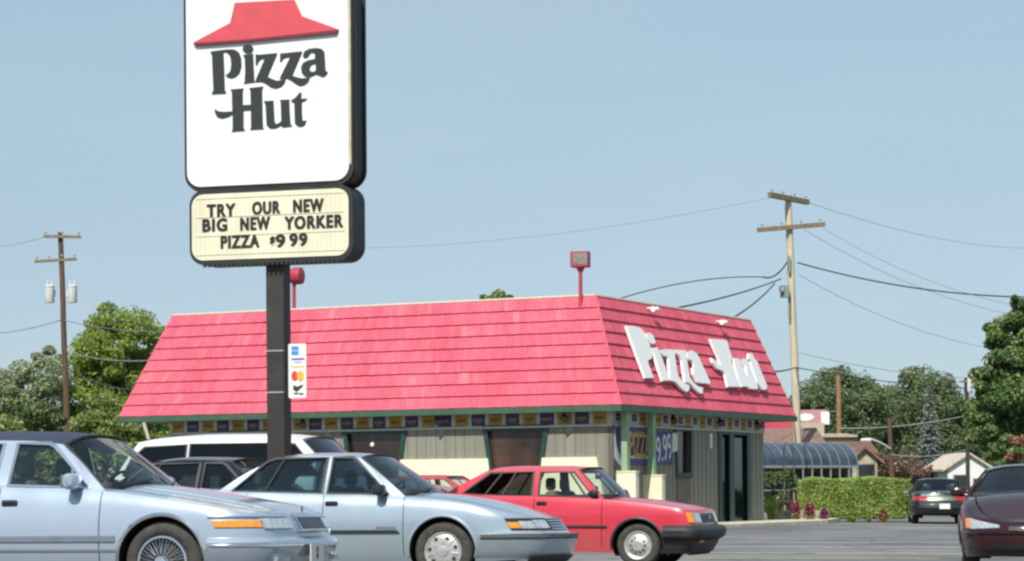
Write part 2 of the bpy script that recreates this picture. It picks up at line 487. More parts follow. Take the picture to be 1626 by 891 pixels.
    for sg in (-1, 1):
        frame.prism(outline, lambda a, b, d, sg=sg: Vector((a, sg*(yc(a, b)-d), b)), .035, 0, holes=[w['poly'] for w in sp['windows']])
    fr = frame.build('window_frame', sp.get('frame_mat', P), root, smooth=30)
    # roof skin
    rm = MB(); rows = []
    ss = [-1, -.985, -.94, -.85, -.7, -.45, -.2, 0, .2, .45, .7, .85, .94, .985, 1]
    xs = [xc1-.02]+[x for x, _ in roofline[1:-1]]+[xa1+.02]
    fbow = sp.get('roofbow', .07)
    for i, x in enumerate(xs):
        row = []
        for q in ss:
            t = i/(len(xs)-1)
            xx = x+(fbow*(1-q*q)*max(0, (t-.5)*2)**2 if t > .5 else -fbow*.6*(1-q*q)*max(0, (.5-t)*2)**2)
            row.append(Vector((xx, q*wr, zr(x)-drop*abs(q)**3.2-(.012 if i in (0, len(xs)-1) else 0))))
        rows.append(row)
    rm.grid(rows); rm.build('roof', sp.get('roof_mat', P), root, smooth=40)
    # windshield and rear window
    def screen(nm, xb, zb_, xt, zt, bb, tb, sgn):
        m = MB(); rows = []
        ybase, ytop = yc(xb, zb_)-.035, wr-.03
        for i in range(9):
            t = i/8; row = []
            for j in range(13):
                q = -1+2*j/12
                yy = (ybase+(ytop-ybase)*t)*q
                x = xb+(xt-xb)*t+sgn*(bb+(tb-bb)*t)*(1-q*q)+sgn*.02*math.sin(math.pi*t)
                zt_ = zt+drop*(1-abs(q)**3.2)*.9
                row.append(Vector((x, yy, zb_-.03+(zt_-zb_+.03)*t)))
            rows.append(row)
        m.grid(rows); o = m.build(nm, sp['glass'], root, smooth=60)
        e = MB()
        for edge in ([r[0] for r in rows], [r[-1] for r in rows], rows[-1], rows[0]):
            e.tube([p+Vector((sgn*.006, 0, .002)) for p in edge], .011, 6)
        e.build('windscreen_trim', K['rubber'] if sgn > 0 else K['rubber'], o, smooth=50)
        return rows
    wsrows = screen('windshield', xa0, za0, xa1, roofline[-1][1], sp.get('wbow', .2), fbow, 1)
    if not sp.get('no_rear_window'): screen('rear_window', xc0, zc0, xc1, roofline[0][1], sp.get('rbow', .14), fbow*.6, -1)
    # wipers
    wi = MB()
    for q in (3, 8):
        p = wsrows[1][q]; p2 = wsrows[1][q-2]; p3 = wsrows[2][min(12, q+2)]
        wi.tube([p2+Vector((.03, 0, .01)), (p+p2)/2+Vector((.025, 0, .035)), p3+Vector((.015, 0, .01))], .008, 5)
    wi.build('wiper', K['trim'], root)
    # side windows
    for sg in (-1, 1):
        for w in sp['windows']:
            poly = w['poly']; cxm = sum(p[0] for p in poly)/len(poly); czm = sum(p[1] for p in poly)/len(poly)
            def off(p, d):
                v = Vector((p[0]-cxm, p[1]-czm)); return (p[0]+v.x/abs(v.length)*d, p[1]+v.y/abs(v.length)*d)
            pane = MB(); outer = [off(p, .012) for p in poly]
            pane.prism(outer, lambda a, b, d, sg=sg: Vector((a, sg*(yc(a, b)-.014-d), b)), .004)
            po = pane.build('side_window', w.get('glass', sp['glass_side']), root)
            tr = MB()
            tr.prism([off(p, .014) for p in poly], lambda a, b, d, sg=sg: Vector((a, sg*(yc(a, b)+.004-d), b)), .02, holes=[[off(p, -.018) for p in poly]])
            for (a, b) in w.get('bars', []):
                tr.tube([(a[0], sg*(yc(*a)-.004), a[1]), (b[0], sg*(yc(*b)-.004), b[1])], .014, 6)
            tr.build('window_trim', K[w.get('trim', 'rubber')], po)
    # interior: seats, steering wheel
    bz = cr.zs((xa0+xc0)/2)
    for xx in sp['seats']:
        for yy in (-.36, .36):
            st = MB(); yy *= cr.W2/.9
            st.rbox((xx, yy, bz-.10), (.16, .46, .36), .07); 
            st.rbox((xx-.04, yy, bz+.17), (.09, .25, .17), .04); st.tube([(xx-.03, yy-.06, bz+.0), (xx-.04, yy-.06, bz+.14)], .008, 5); st.tube([(xx-.03, yy+.06, bz+.0), (xx-.04, yy+.06, bz+.14)], .008, 5)
            st.build('seat', sp.get('seat_mat', K['seat']), root, smooth=45)
    db = MB(); db.rbox((xa0-.26, 0, bz-.05), (.5, wb*1.8, .16), .06); db.build('dashboard', K['interior'], root, smooth=40)
    sw = MB(); cS = Vector((xa0-.52, .38*cr.W2/.9, bz-.02)); axs = Vector((-.8, 0, .55)).normalized(); a = axs.orthogonal().normalized(); b = axs.cross(a)
    ring = [cS+(a*math.cos(2*math.pi*k/20)+b*math.sin(2*math.pi*k/20))*.185 for k in range(21)]
    sw.tube(ring, .015, 6); sw.tube([ring[5], cS, ring[15]], .02, 6); sw.tube([cS, cS-axs*.25], .03, 6)
    sw.build('steering_wheel', K['interior'], root, smooth=50)
    mm = MB(); mm.rbox((xa1+.10, 0, zr(xa1)-.13), (.03, .24, .06), .015); mm.build('rear_view_mirror', K['trim'], root)
    # mirrors
    for sg in (-1, 1):
        mx, mz, mw, mh = sp['mirror']; y = yc(mx, mz)
        m = MB(); m.rbox((mx, sg*(y+.03+mw/2), mz), (.11, mw, mh), .045, n=4); m.tube([(mx+.03, sg*(y-.02), mz-.05), (mx+.02, sg*(y+.05), mz-.03)], .03, 8)
        mo = m.build('side_mirror', K['trim'] if sp.get('black_mirror') else P, root, smooth=45)
        g = MB(); g.box((mx-.056, sg*(y+.03+mw/2), mz), (.004, mw*.84, mh*.78)); g.build('mirror_glass', K['chrome'], mo)
    # wheels
    tw = .2
    for ax_, az, R in arches:
        for sg in (-1, 1):
            build_wheel(sp['hub'], sp['r'], tw, sg*(cr.W2-sp.get('wheel_in', .055)), ax_, root, K, sg)
    return root, cr, yc

def lamp_body(cr, root, name, mat, u0, u1, z0, z1, off, rear=False, ztilt=0, inner=None):
    """lens with a bright bezel on the body surface, right and left"""
    for sg in (-1, 1):
        a, b = sg*u0, sg*u1
        o = cr.patch(name, mat, root, a, b, [(z0, off*.6), (z0+.012, off), (z1-.012, off), (z1, off*.6)], rear, ztilt=ztilt*sg*0+ztilt, nu=max(3, int(abs(u1-u0)/.03)))
# ------------------------------------------------------------------ car materials and the cars themselves
RUBBER = plain('car rubber trim', (.016, .016, .017), .55, var=.2)
TRIM = plain('black plastic trim', (.02, .02, .022), .5, var=.25, scale=20)
UNDER = plain('car underside', (.008, .008, .009), .9)
INTER = plain('dark car interior', (.045, .046, .05), .85, var=.3)
TYRE = plain('tyre rubber', (.055, .051, .045), .85, var=.35, scale=14, bump=.15)
CHROME = plain('bright chrome', (.72, .73, .75), .16, 1., var=.06)
ALU = plain('silver wheel paint', (.58, .57, .55), .38, .6, var=.18, scale=18)
HUBD = plain('wheel dark recess', (.03, .03, .03), .6)
LENS = plain('headlight lens', (.62, .65, .66), .12, .55, var=.3, scale=30, coat=1.)
AMBER = plain('amber lens', (.85, .28, .015), .25, 0, var=.2, scale=25, coat=1.)
REDL = plain('red tail lens', (.38, .012, .02), .22, 0, var=.25, scale=20, coat=1.)
PLATE = plain('license plate', (.75, .75, .72), .5, var=.05)
GREY_SEAT = plain('grey seat cloth', (.2, .205, .22), .9, var=.25, scale=25)
TAN_SEAT = plain('tan seat cloth', (.2, .155, .11), .9, var=.25, scale=25)
def mats(**kw):
    d = dict(rubber=RUBBER, trim=TRIM, under=UNDER, interior=INTER, tyre=TYRE, chrome=CHROME, hub=ALU, rim=ALU, hubdark=HUBD, seat=GREY_SEAT); d.update(kw); return d
# ------------------------------------------------------------------ world, sun, camera
SUN_EL, SUN_H = rad(48), Vector((-.31, -.951, 0)).normalized()
SDIR = Vector((SUN_H.x*math.cos(SUN_EL), SUN_H.y*math.cos(SUN_EL), math.sin(SUN_EL)))
w = bpy.data.worlds.new('World'); sc.world = w; w.use_nodes = True; nt = w.node_tree
bg = nt.nodes['Background']; sk = N(nt, 'ShaderNodeTexSky', sky_type='NISHITA', sun_disc=False)
sk.sun_elevation = SUN_EL; sk.sun_rotation = math.atan2(SUN_H.x, SUN_H.y); sk.altitude = 0; sk.air_density = 1.0; sk.dust_density = .35; sk.ozone_density = 4.0
hs_ = N(nt, 'ShaderNodeHueSaturation'); hs_.inputs['Saturation'].default_value = .72
nt.links.new(sk.outputs[0], hs_.inputs['Color'])
# summer haze: the clear sky seen through a bright, slightly uneven veil
tcw = N(nt, 'ShaderNodeTexCoord'); mpw = N(nt, 'ShaderNodeMapping'); mpw.inputs['Scale'].default_value = (3, 3, 14); nzw = N(nt, 'ShaderNodeTexNoise'); nzw.inputs['Scale'].default_value = 1.6; nzw.inputs['Detail'].default_value = 5
nt.links.new(tcw.outputs['Generated'], mpw.inputs[0]); nt.links.new(mpw.outputs[0], nzw.inputs['Vector'])
hz_r = ramp(nt, nzw.outputs[0], [(.3, (.228, .322, .398)), (.7, (.262, .356, .422))])
hz_m = N(nt, 'ShaderNodeVectorMath', operation='SCALE'); nt.links.new(hz_r.outputs[0], hz_m.inputs[0]); hz_m.inputs['Scale'].default_value = 1.1/(.128*.70)
mxw = N(nt, 'ShaderNodeMix', data_type='RGBA'); mxw.inputs[0].default_value = .30
nt.links.new(hz_m.outputs[0], mxw.inputs[6]); nt.links.new(hs_.outputs[0], mxw.inputs[7]); nt.links.new(mxw.outputs[2], bg.inputs[0]); bg.inputs[1].default_value = .128
sl = bpy.data.lights.new('sun', 'SUN'); sl.energy = 5.0; sl.angle = rad(.53); sl.color = (1, .95, .86)
so = bpy.data.objects.new('sun', sl); col.objects.link(so); so.rotation_euler = (-SDIR).to_track_quat('-Z', 'Y').to_euler(); so.location = (-20, -20, 40)
cd = bpy.data.cameras.new('camera'); co = bpy.data.objects.new('camera', cd); col.objects.link(co); sc.camera = co
cd.sensor_fit = 'HORIZONTAL'; cd.sensor_width = 36; cd.lens = 36*F/1626; cd.clip_end = 6000; cd.clip_start = .1
cd.shift_y = (HZ-445.5)/1626
co.matrix_world = Matrix.Translation(CAM) @ Matrix(((1, 0, 0), (0, 0, -1), (0, 1, 0))).to_4x4() @ Matrix.Rotation(-ROLL, 4, 'Z')
sc.view_settings.view_transform = 'Standard'; sc.view_settings.look = 'None'; sc.view_settings.exposure = 0; sc.view_settings.gamma = 1
sc.cycles.filter_width = 2.5; sc.cycles.max_bounces = 8; sc.cycles.transparent_max_bounces = 24; sc.cycles.caustics_reflective = False
sc.cycles.use_denoising = True

# ------------------------------------------------------------------ ground
def asphalt():
    m, nt, b = M('worn asphalt')
    tc = N(nt, 'ShaderNodeTexCoord')
    n1 = N(nt, 'ShaderNodeTexNoise'); n1.inputs['Scale'].default_value = .22; n1.inputs['Detail'].default_value = 6
    n2 = N(nt, 'ShaderNodeTexNoise'); n2.inputs['Scale'].default_value = 60; n2.inputs['Detail'].default_value = 4
    mp = N(nt, 'ShaderNodeMapping'); mp.inputs['Scale'].default_value = (.05, .55, 1); mp.inputs['Rotation'].default_value = (0, 0, rad(10))
    n3 = N(nt, 'ShaderNodeTexNoise'); n3.inputs['Scale'].default_value = 1.2; n3.inputs['Detail'].default_value = 5
    nt.links.new(tc.outputs['Object'], mp.inputs[0]); nt.links.new(mp.outputs[0], n3.inputs['Vector'])
    nt.links.new(tc.outputs['Object'], n1.inputs['Vector']); nt.links.new(tc.outputs['Object'], n2.inputs['Vector'])
    a = N(nt, 'ShaderNodeMath', operation='MULTIPLY_ADD'); a.inputs[1].default_value = .45; nt.links.new(n2.outputs[0], a.inputs[0]); nt.links.new(n1.outputs[0], a.inputs[2])
    a2 = N(nt, 'ShaderNodeMath', operation='MULTIPLY_ADD'); a2.inputs[1].default_value = .8; nt.links.new(n3.outputs[0], a2.inputs[0]); nt.links.new(a.outputs[0], a2.inputs[2])
    r = ramp(nt, a2.outputs[0], [(.7, (.06, .062, .068)), (1.0, (.115, .115, .118)), (1.35, (.19, .185, .18))])
    mr = N(nt, 'ShaderNodeMapRange'); mr.inputs[1].default_value = .7; mr.inputs[2].default_value = 1.5; nt.links.new(a2.outputs[0], mr.inputs[0])
    r = ramp(nt, mr.outputs[0], [(.1, (.085, .088, .094)), (.5, (.155, .155, .158)), (.85, (.24, .235, .225))])
    vo = N(nt, 'ShaderNodeTexVoronoi', feature='DISTANCE_TO_EDGE'); vo.inputs['Scale'].default_value = .22
    nw = N(nt, 'ShaderNodeTexNoise'); nw.inputs['Scale'].default_value = .9; nw.inputs['Detail'].default_value = 5; nt.links.new(tc.outputs['Object'], nw.inputs['Vector'])
    mw = N(nt, 'ShaderNodeMix', data_type='VECTOR'); mw.inputs[0].default_value = .35; nt.links.new(tc.outputs['Object'], mw.inputs[4]); 
    ad = N(nt, 'ShaderNodeVectorMath', operation='MULTIPLY_ADD'); ad.inputs[1].default_value = (2.2, 2.2, 0); nt.links.new(nw.outputs[1], ad.inputs[0]); nt.links.new(tc.outputs['Object'], ad.inputs[2]); nt.links.new(ad.outputs[0], vo.inputs['Vector'])
    ck = ramp(nt, vo.outputs[0], [(.006, (.2, .2, .2)), (.016, (1, 1, 1))])
    st = N(nt, 'ShaderNodeTexNoise'); st.inputs['Scale'].default_value = .55; st.inputs['Detail'].default_value = 2; nt.links.new(tc.outputs['Object'], st.inputs['Vector'])
    sr = ramp(nt, st.outputs[0], [(.33, (.35, .35, .36)), (.45, (1, 1, 1))])
    x1 = N(nt, 'ShaderNodeMix', data_type='RGBA', blend_type='MULTIPLY'); x1.inputs[0].default_value = .6; nt.links.new(r.outputs[0], x1.inputs[6]); nt.links.new(ck.outputs[0], x1.inputs[7])
    x2 = N(nt, 'ShaderNodeMix', data_type='RGBA', blend_type='MULTIPLY'); x2.inputs[0].default_value = .6; nt.links.new(x1.outputs[2], x2.inputs[6]); nt.links.new(sr.outputs[0], x2.inputs[7])
    nt.links.new(x2.outputs[2], b.inputs['Base Color']); b.inputs['Roughness'].default_value = .9
    bp = N(nt, 'ShaderNodeBump'); bp.inputs['Strength'].default_value = .5; bp.inputs['Distance'].default_value = .01
    nt.links.new(n2.outputs[0], bp.inputs['Height']); nt.links.new(bp.outputs[0], b.inputs['Normal']); return m
def sheet(name, xs, ys, dz, mat):
    m = MB(); m.grid([[Vector((x, y, gz(x, y)+dz)) for x in xs] for y in ys]); o = m.build(name, mat, recalc=False)
    if o.data.polygons[0].normal.z < 0: o.data.flip_normals()
    return tag(o, kind='structure')
sheet('parking_lot', [-60, -40, -20, -10, -5, 0, 4, 8, 12, 16, 30, 60], [-20, 0, 12, 16, 20, 24, 28, 32, 45, 60, 84, 96], 0, asphalt())
GRASS = plain('dry grass ground', (.085, .11, .045), .95, var=.4, scale=.5)
sheet('ground', [-3000, -400, -60, 0, 16, 60, 400, 3000], [-400, 12, 32, 84, 300, 1200, 5000], -.03, GRASS)
PAINTW = plain('worn white line paint', (.62, .62, .58), .85, var=.35, scale=9)
PAINTY = plain('worn yellow line paint', (.66, .54, .2), .85, var=.25, scale=9)
def line(name, p0, p1, wd, mat, label):
    p0, p1 = Vector(p0), Vector(p1); d = (p1-p0).normalized(); nn_ = Vector((-d.y, d.x))*wd/2; L = (p1-p0).length; n = int(L/.5)+1; rows = []
    for k in range(n+1):
        q = p0+(p1-p0)*k/n; rows.append([Vector((r.x, r.y, gz(r.x, r.y)+.004)) for r in (q-nn_, q+nn_)])
    m = MB(); m.grid(rows); o = m.build(name, mat, recalc=False)
    if o.data.polygons[0].normal.z < 0: o.data.flip_normals()
    tag(o, label, 'parking line', kind='structure')
for (x0, x1, Y, sl_, mt, lb) in ((4.9, 9.5, 38.7, -.03, PAINTY, 'yellow stripe'), (2.9, 6.6, 39.3, -.06, PAINTW, ''), (3.6, 12, 43.2, -.04, PAINTW, ''), (2.5, 6.4, 36.3, -.08, PAINTY, ''), (-4, 2.4, 29.0, -.26, PAINTY, ''), (-3.2, .8, 21.6, -.26, PAINTY, ''), (3, 9, 47.5, -.04, PAINTW, '')):
    line('parking_line', (x0, Y), (x1, Y+(x1-x0)*sl_), .17, mt, None)
# ------------------------------------------------------------------ the restaurant
BA = rad(62.77); BO = Vector((2.823, 62.0, 0))
BM = Matrix.Translation(BO) @ Matrix.Rotation(BA, 4, 'Z'); BI = BM.inverted()
L_, W_, ZE, ZT = 15.93, 12.82, 3.21, 6.15
DX, DY, DL, DR = .9, 1.12, 1.27, .87
def blocal(px, py, axis, c):
    """photo pixel -> building coordinates on the wall plane local axis = c"""
    n = Vector((1, 0, 0)) if axis == 'x' else Vector((0, 1, 0)); P = BM @ (n*c); Nn = (BM.to_3x3() @ n)
    return BI @ on_plane(px, py, P, Nn)
bld = thing('restaurant', 'low restaurant with red shingled mansard roof, grey siding and green trim', 'building', mat=BM)
def shakes():
    m, nt, b = M('red painted cedar shakes')
    ge = N(nt, 'ShaderNodeNewGeometry'); tc = N(nt, 'ShaderNodeTexCoord'); mp = N(nt, 'ShaderNodeMapping'); mp.inputs['Scale'].default_value = (14, 14, 1.2)
    nz = N(nt, 'ShaderNodeTexNoise'); nz.inputs['Scale'].default_value = 1.5; nz.inputs['Detail'].default_value = 6
    nt.links.new(tc.outputs['Object'], mp.inputs[0]); nt.links.new(mp.outputs[0], nz.inputs['Vector'])
    n2 = N(nt, 'ShaderNodeTexNoise'); n2.inputs['Scale'].default_value = .7; n2.inputs['Detail'].default_value = 4; nt.links.new(tc.outputs['Object'], n2.inputs['Vector'])
    r1 = ramp(nt, ge.outputs['Random Per Island'], [(0, (.66, .085, .14)), (.55, (.71, .10, .155)), (.96, (.74, .115, .165)), (1, (.76, .155, .19))])
    mx = N(nt, 'ShaderNodeMix', data_type='RGBA', blend_type='MULTIPLY'); mx.inputs[0].default_value = .65
    r2 = ramp(nt, nz.outputs[0], [(.3, (.80, .66, .68)), (.62, (1.06, 1.25, 1.2))]); nt.links.new(r1.outputs[0], mx.inputs[6]); nt.links.new(r2.outputs[0], mx.inputs[7])
    m2 = N(nt, 'ShaderNodeMix', data_type='RGBA', blend_type='MULTIPLY'); m2.inputs[0].default_value = .7
    r3 = ramp(nt, n2.outputs[0], [(.3, (.84, .72, .78)), (.7, (1.08, 1.3, 1.2))]); nt.links.new(mx.outputs[2], m2.inputs[6]); nt.links.new(r3.outputs[0], m2.inputs[7])
    nt.links.new(m2.outputs[2], b.inputs['Base Color']); b.inputs['Roughness'].default_value = .75
    bp = N(nt, 'ShaderNodeBump'); bp.inputs['Strength'].default_value = .5; bp.inputs['Distance'].default_value = .012; nt.links.new(nz.outputs[0], bp.inputs['Height']); nt.links.new(bp.outputs[0], b.inputs['Normal'])
    return m
SHAKE = shakes(); REDD = plain('dark red roof backing', (.20, .025, .04), .8)
def mansard(parent, W, L, ze, zt, dx, dy, dl, dr, courses, name='roof'):
    bot = [Vector((0, 0, ze)), Vector((0, L, ze)), Vector((W, L, ze)), Vector((W, 0, ze))]
    top = [Vector((dx, dy, zt)), Vector((dx, L-dl, zt)), Vector((W-dr, L-dl, zt)), Vector((W-dr, dy, zt))]
    rm = MB(); bk = MB(); rnd = random.Random(5)
    for i in range(4):
        j = (i+1) % 4; bl, br, tl, tr = bot[j], bot[i], top[j], top[i]
        nn_ = (br-bl).cross(tl-bl).normalized()
        cen = Vector((W/2, L/2, (ze+zt)/2))
        if nn_.dot((bl+br)/2-cen) < 0: nn_ = -nn_
        bk.add([bl, br, tr, tl], [(0, 1, 2, 3)])
        ln = (br-bl).length
        for k in range(courses):
            t0, t1 = k/courses, min(1, (k+1.12)/courses)
            s = 0
            while s < 1-1e-6:
                wd = rnd.choice((.11, .14, .17, .2, .24))*rnd.uniform(.9, 1.1)/ln; e = min(1, s+wd)
                if 1-e < .05/ln: e = 1
                g = .0012/ln*rnd.choice((.5, .5, 1, 2)); a0 = s+(g if s > 0 else 0); a1 = e-(g if e < 1 else 0)
                dz = rnd.uniform(-.004, .004)/3.; th = .06+rnd.uniform(-.002, .002)
                A = lambda q, t: (bl+(br-bl)*q).lerp(tl+(tr-tl)*q, t)
                f0, f1 = A(a0, t0+dz), A(a1, t0+dz); h0, h1 = A(a0, t1), A(a1, t1)
                o = nn_*th; o2 = nn_*.012
                rm.add([f0+o, f1+o, h1+o2, h0+o2, f0+nn_*.003, f1+nn_*.003], [(0, 1, 2, 3), (4, 5, 1, 0), (4, 0, 3), (5, 2, 1)])
                s = e
    o = rm.build(name, SHAKE, parent, recalc=False)
    for p in o.data.polygons: pass
    bk.add(top, [(0, 1, 2, 3)]); bk.build('roof_backing', REDD, o)
    # ridge and hip caps
    cp = MB()
    for i in range(4):
        cp.tube([top[i], top[(i+1) % 4]], .05, 6)
    cp.build('roof_coping', plain('pale roof coping', (.62, .42, .36), .6), o)
    for i in range(4): hp = MB(); hp.tube([bot[i], top[i]], .04, 6); hp.build('hip_cap', SHAKE, o)
    return o
roof = mansard(bld, W_, L_, ZE, ZT, DX, DY, DL, DR, 9)
GREEN = plain('green trim paint', (.05, .105, .066), .55, var=.15)
GREENL = plain('pale green paint with painted sun', (.26, .41, .24), .6, var=.12)  # lit copy of the green trim, sun on the posts put into the paint
DGREEN = plain('dark green frame', (.012, .05, .038), .5, var=.2)
SOF = plain('soffit', (.12, .15, .11), .8)
fa = MB()
for a, b in (((0, 0), (0, L_)), ((0, L_), (W_, L_)), ((W_, L_), (W_, 0)), ((W_, 0), (0, 0))):
    a, b = Vector((*a, 0)), Vector((*b, 0)); mid = (a+b)/2; d = b-a
    outw = (mid-Vector((W_/2, L_/2, 0))).normalized(); 
    if abs(d.x) > abs(d.y): fa.box((mid.x, mid.y+(.03 if mid.y > L_/2 else -.03), ZE-.075), (abs(d.x)+.16, .05, .16))
    else: fa.box((mid.x+(.03 if mid.x > W_/2 else -.03), mid.y, ZE-.075), (.05, abs(d.y)+.06, .16))
fa.build('fascia', GREEN, bld)
s_ = MB(); s_.box((W_/2, L_/2, ZE-.135), (W_-.02, L_-.02, .03)); s_.build('soffit', SOF, bld)
XW, YW, YL, XR = .45, .42, 14.45, 11.25     # wall planes
# siding
def siding():
    m, nt, b = M('grey vertical siding')
    tc = N(nt, 'ShaderNodeTexCoord'); mp = N(nt, 'ShaderNodeMapping'); mp.inputs['Scale'].default_value = (6, 6, .35)
    nz = N(nt, 'ShaderNodeTexNoise'); nz.inputs['Scale'].default_value = 1.3; nz.inputs['Detail'].default_value = 6
    nt.links.new(tc.outputs['Object'], mp.inputs[0]); nt.links.new(mp.outputs[0], nz.inputs['Vector'])
    r = ramp(nt, nz.outputs[0], [(.3, (.20, .195, .155)), (.7, (.265, .255, .21))]); nt.links.new(r.outputs[0], b.inputs['Base Color']); b.inputs['Roughness'].default_value = .85
    return m
SID = siding(); GROOVE = plain('siding groove', (.16, .155, .125), .9); CREAM = plain('cream painted masonry', (.78, .73, .54), .8, var=.06, scale=3, bump=.2)
def flat(axis, c, poly, th, mi, mb, holes=()):
    # polygon in wall coords (along, z), proud of the wall plane by th (outwards = -axis)
    if axis == 'x': fn = lambda a, b, d: Vector((c-d, a, b))
    else: fn = lambda a, b, d: Vector((a, c-d, b))
    mb.prism(poly, fn, th, mi, holes)
wl = MB()
def win_poly(tl, tr, zt, zb, k=.16): return [(tl, zt), (tr, zt), (tr-k*(zt-zb) if tr > tl else tr+k*(zt-zb), zb), (tl+k*(zt-zb) if tr > tl else tl-k*(zt-zb), zb)]
w1a, w1b = blocal(549, 686, 'x', XW), blocal(642, 684, 'x', XW)
w2a, w2b = blocal(772, 682, 'x', XW), blocal(867, 680, 'x', XW)
ZW = (w1a.z+w2b.z)/2; ZB = .95
wins = [win_poly(w1a.y, w1b.y, ZW, ZB), win_poly(w2a.y, w2b.y, ZW, ZB)]
dxs = w1a.y-w2a.y
wins.append([(a+dxs, b) for a, b in wins[0]] if wins[0][0][0]+dxs < YL-.3 else wins[0])
wins = wins[:2]+([wins[2]] if wins[2] is not wins[0] else [])
flat('x', XW+.15, [(YW, -.4), (YL, -.4), (YL, ZE-.15), (YW, ZE-.15)], .15, 0, wl, holes=wins)
# right wall with window and door openings
wa, wb_ = blocal(1072, 686, 'y', YW), blocal(1096, 686, 'y', YW)
rw = [(wa.x, ZW+.02), (wb_.x, ZW+.02), (wb_.x-.05, 1.42), (wa.x+.1, 1.42)]
da, db_ = blocal(1139, 682, 'y', YW), blocal(1190, 682, 'y', YW)
dr_ = [(da.x, ZW+.05), (db_.x, ZW+.05), (db_.x, -.02), (da.x+.25, -.02)]
flat('y', YW+.15, [(XW, -.4), (XR, -.4), (XR, ZE-.15), (XW, ZE-.15)], .15, 0, wl, holes=[rw, dr_])
wl.box((XR-.08, (YL+YW)/2+.1, 1.4), (.15, YL-YW-.2, 3.3)); wl.box(((XW+XR)/2, YL-.08, 1.4), (XR-XW-.2, .15, 3.3))
gr = wl
def inside_any(a, z, polys):
    for p in polys:
        zt, zb = p[0][1], p[2][1]
        if zb-.05 < z < zt+.05 and min(p[0][0], p[1][0])-.08 < a < max(p[0][0], p[1][0])+.08: return True
    return False
a = YW+.2
while a < YL:
    if not inside_any(a, 2, wins): gr.box((XW-.002, a, 1.42), (.01, .022, 3.1), 1)
    a += .3
a = XW+.3
while a < XR:
    if not inside_any(a, 2, [rw, dr_]): gr.box((a, YW-.002, 1.42), (.022, .01, 3.1), 1)
    a += .3
wall = wl.build('wall', [SID, GROOVE], bld)
# trapezoid windows
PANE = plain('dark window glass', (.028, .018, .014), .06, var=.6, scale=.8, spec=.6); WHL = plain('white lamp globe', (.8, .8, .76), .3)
BROWN_PANE = plain('brown window shade', (.07, .038, .026), .12, var=.45, scale=1.2, spec=.4)
def brickish():  # brick texture paints a reflection into the pane colour
    m, nt, b = M('brown window with painted brick reflection')
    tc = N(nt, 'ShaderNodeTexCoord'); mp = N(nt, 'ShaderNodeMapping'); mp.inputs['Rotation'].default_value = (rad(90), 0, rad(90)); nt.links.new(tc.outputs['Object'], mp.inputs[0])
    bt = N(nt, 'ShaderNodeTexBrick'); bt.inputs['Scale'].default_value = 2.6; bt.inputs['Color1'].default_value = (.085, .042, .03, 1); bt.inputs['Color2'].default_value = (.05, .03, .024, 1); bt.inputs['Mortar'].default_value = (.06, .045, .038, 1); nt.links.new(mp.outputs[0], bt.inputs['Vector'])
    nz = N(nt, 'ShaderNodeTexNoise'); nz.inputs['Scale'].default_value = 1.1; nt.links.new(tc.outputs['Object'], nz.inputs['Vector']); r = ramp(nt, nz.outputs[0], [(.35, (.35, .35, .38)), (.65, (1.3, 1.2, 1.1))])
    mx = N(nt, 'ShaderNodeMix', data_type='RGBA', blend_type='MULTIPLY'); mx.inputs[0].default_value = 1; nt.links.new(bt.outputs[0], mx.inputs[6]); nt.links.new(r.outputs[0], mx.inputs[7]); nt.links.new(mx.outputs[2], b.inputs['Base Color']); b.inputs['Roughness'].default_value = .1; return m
BROWN_PANE = brickish()
def offs(poly, d):
    cxm = sum(p[0] for p in poly)/len(poly); czm = sum(p[1] for p in poly)/len(poly); w_ = max(p[0] for p in poly)-min(p[0] for p in poly); h_ = max(p[1] for p in poly)-min(p[1] for p in poly)
    return [(cxm+(p[0]-cxm)*(1+2*d/w_), czm+(p[1]-czm)*(1+2*d/h_)) for p in poly]
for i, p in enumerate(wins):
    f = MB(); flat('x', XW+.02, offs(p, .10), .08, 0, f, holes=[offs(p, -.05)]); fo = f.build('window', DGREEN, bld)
    g = MB(); flat('x', XW+.10, p, .02, 0, g); g.build('pane', PANE if i == 0 else BROWN_PANE, fo)
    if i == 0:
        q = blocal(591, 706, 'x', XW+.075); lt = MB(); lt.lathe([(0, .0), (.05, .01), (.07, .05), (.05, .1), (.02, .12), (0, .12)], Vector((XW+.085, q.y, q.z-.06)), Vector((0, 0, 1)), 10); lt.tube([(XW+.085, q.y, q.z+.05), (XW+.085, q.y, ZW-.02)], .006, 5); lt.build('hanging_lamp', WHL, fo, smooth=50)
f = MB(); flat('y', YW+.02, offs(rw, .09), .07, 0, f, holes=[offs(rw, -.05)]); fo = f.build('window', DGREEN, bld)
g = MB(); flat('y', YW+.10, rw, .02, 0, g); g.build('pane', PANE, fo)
g = MB(); flat('y', YW, [(rw[3][0]-.05, 1.30), (rw[2][0]-.02, 1.30), (rw[2][0]-.02, .2), (rw[3][0]-.05, .2)], .03, 0, g); g.build('panel', plain('taupe panel', (.15, .13, .11), .8), bld)
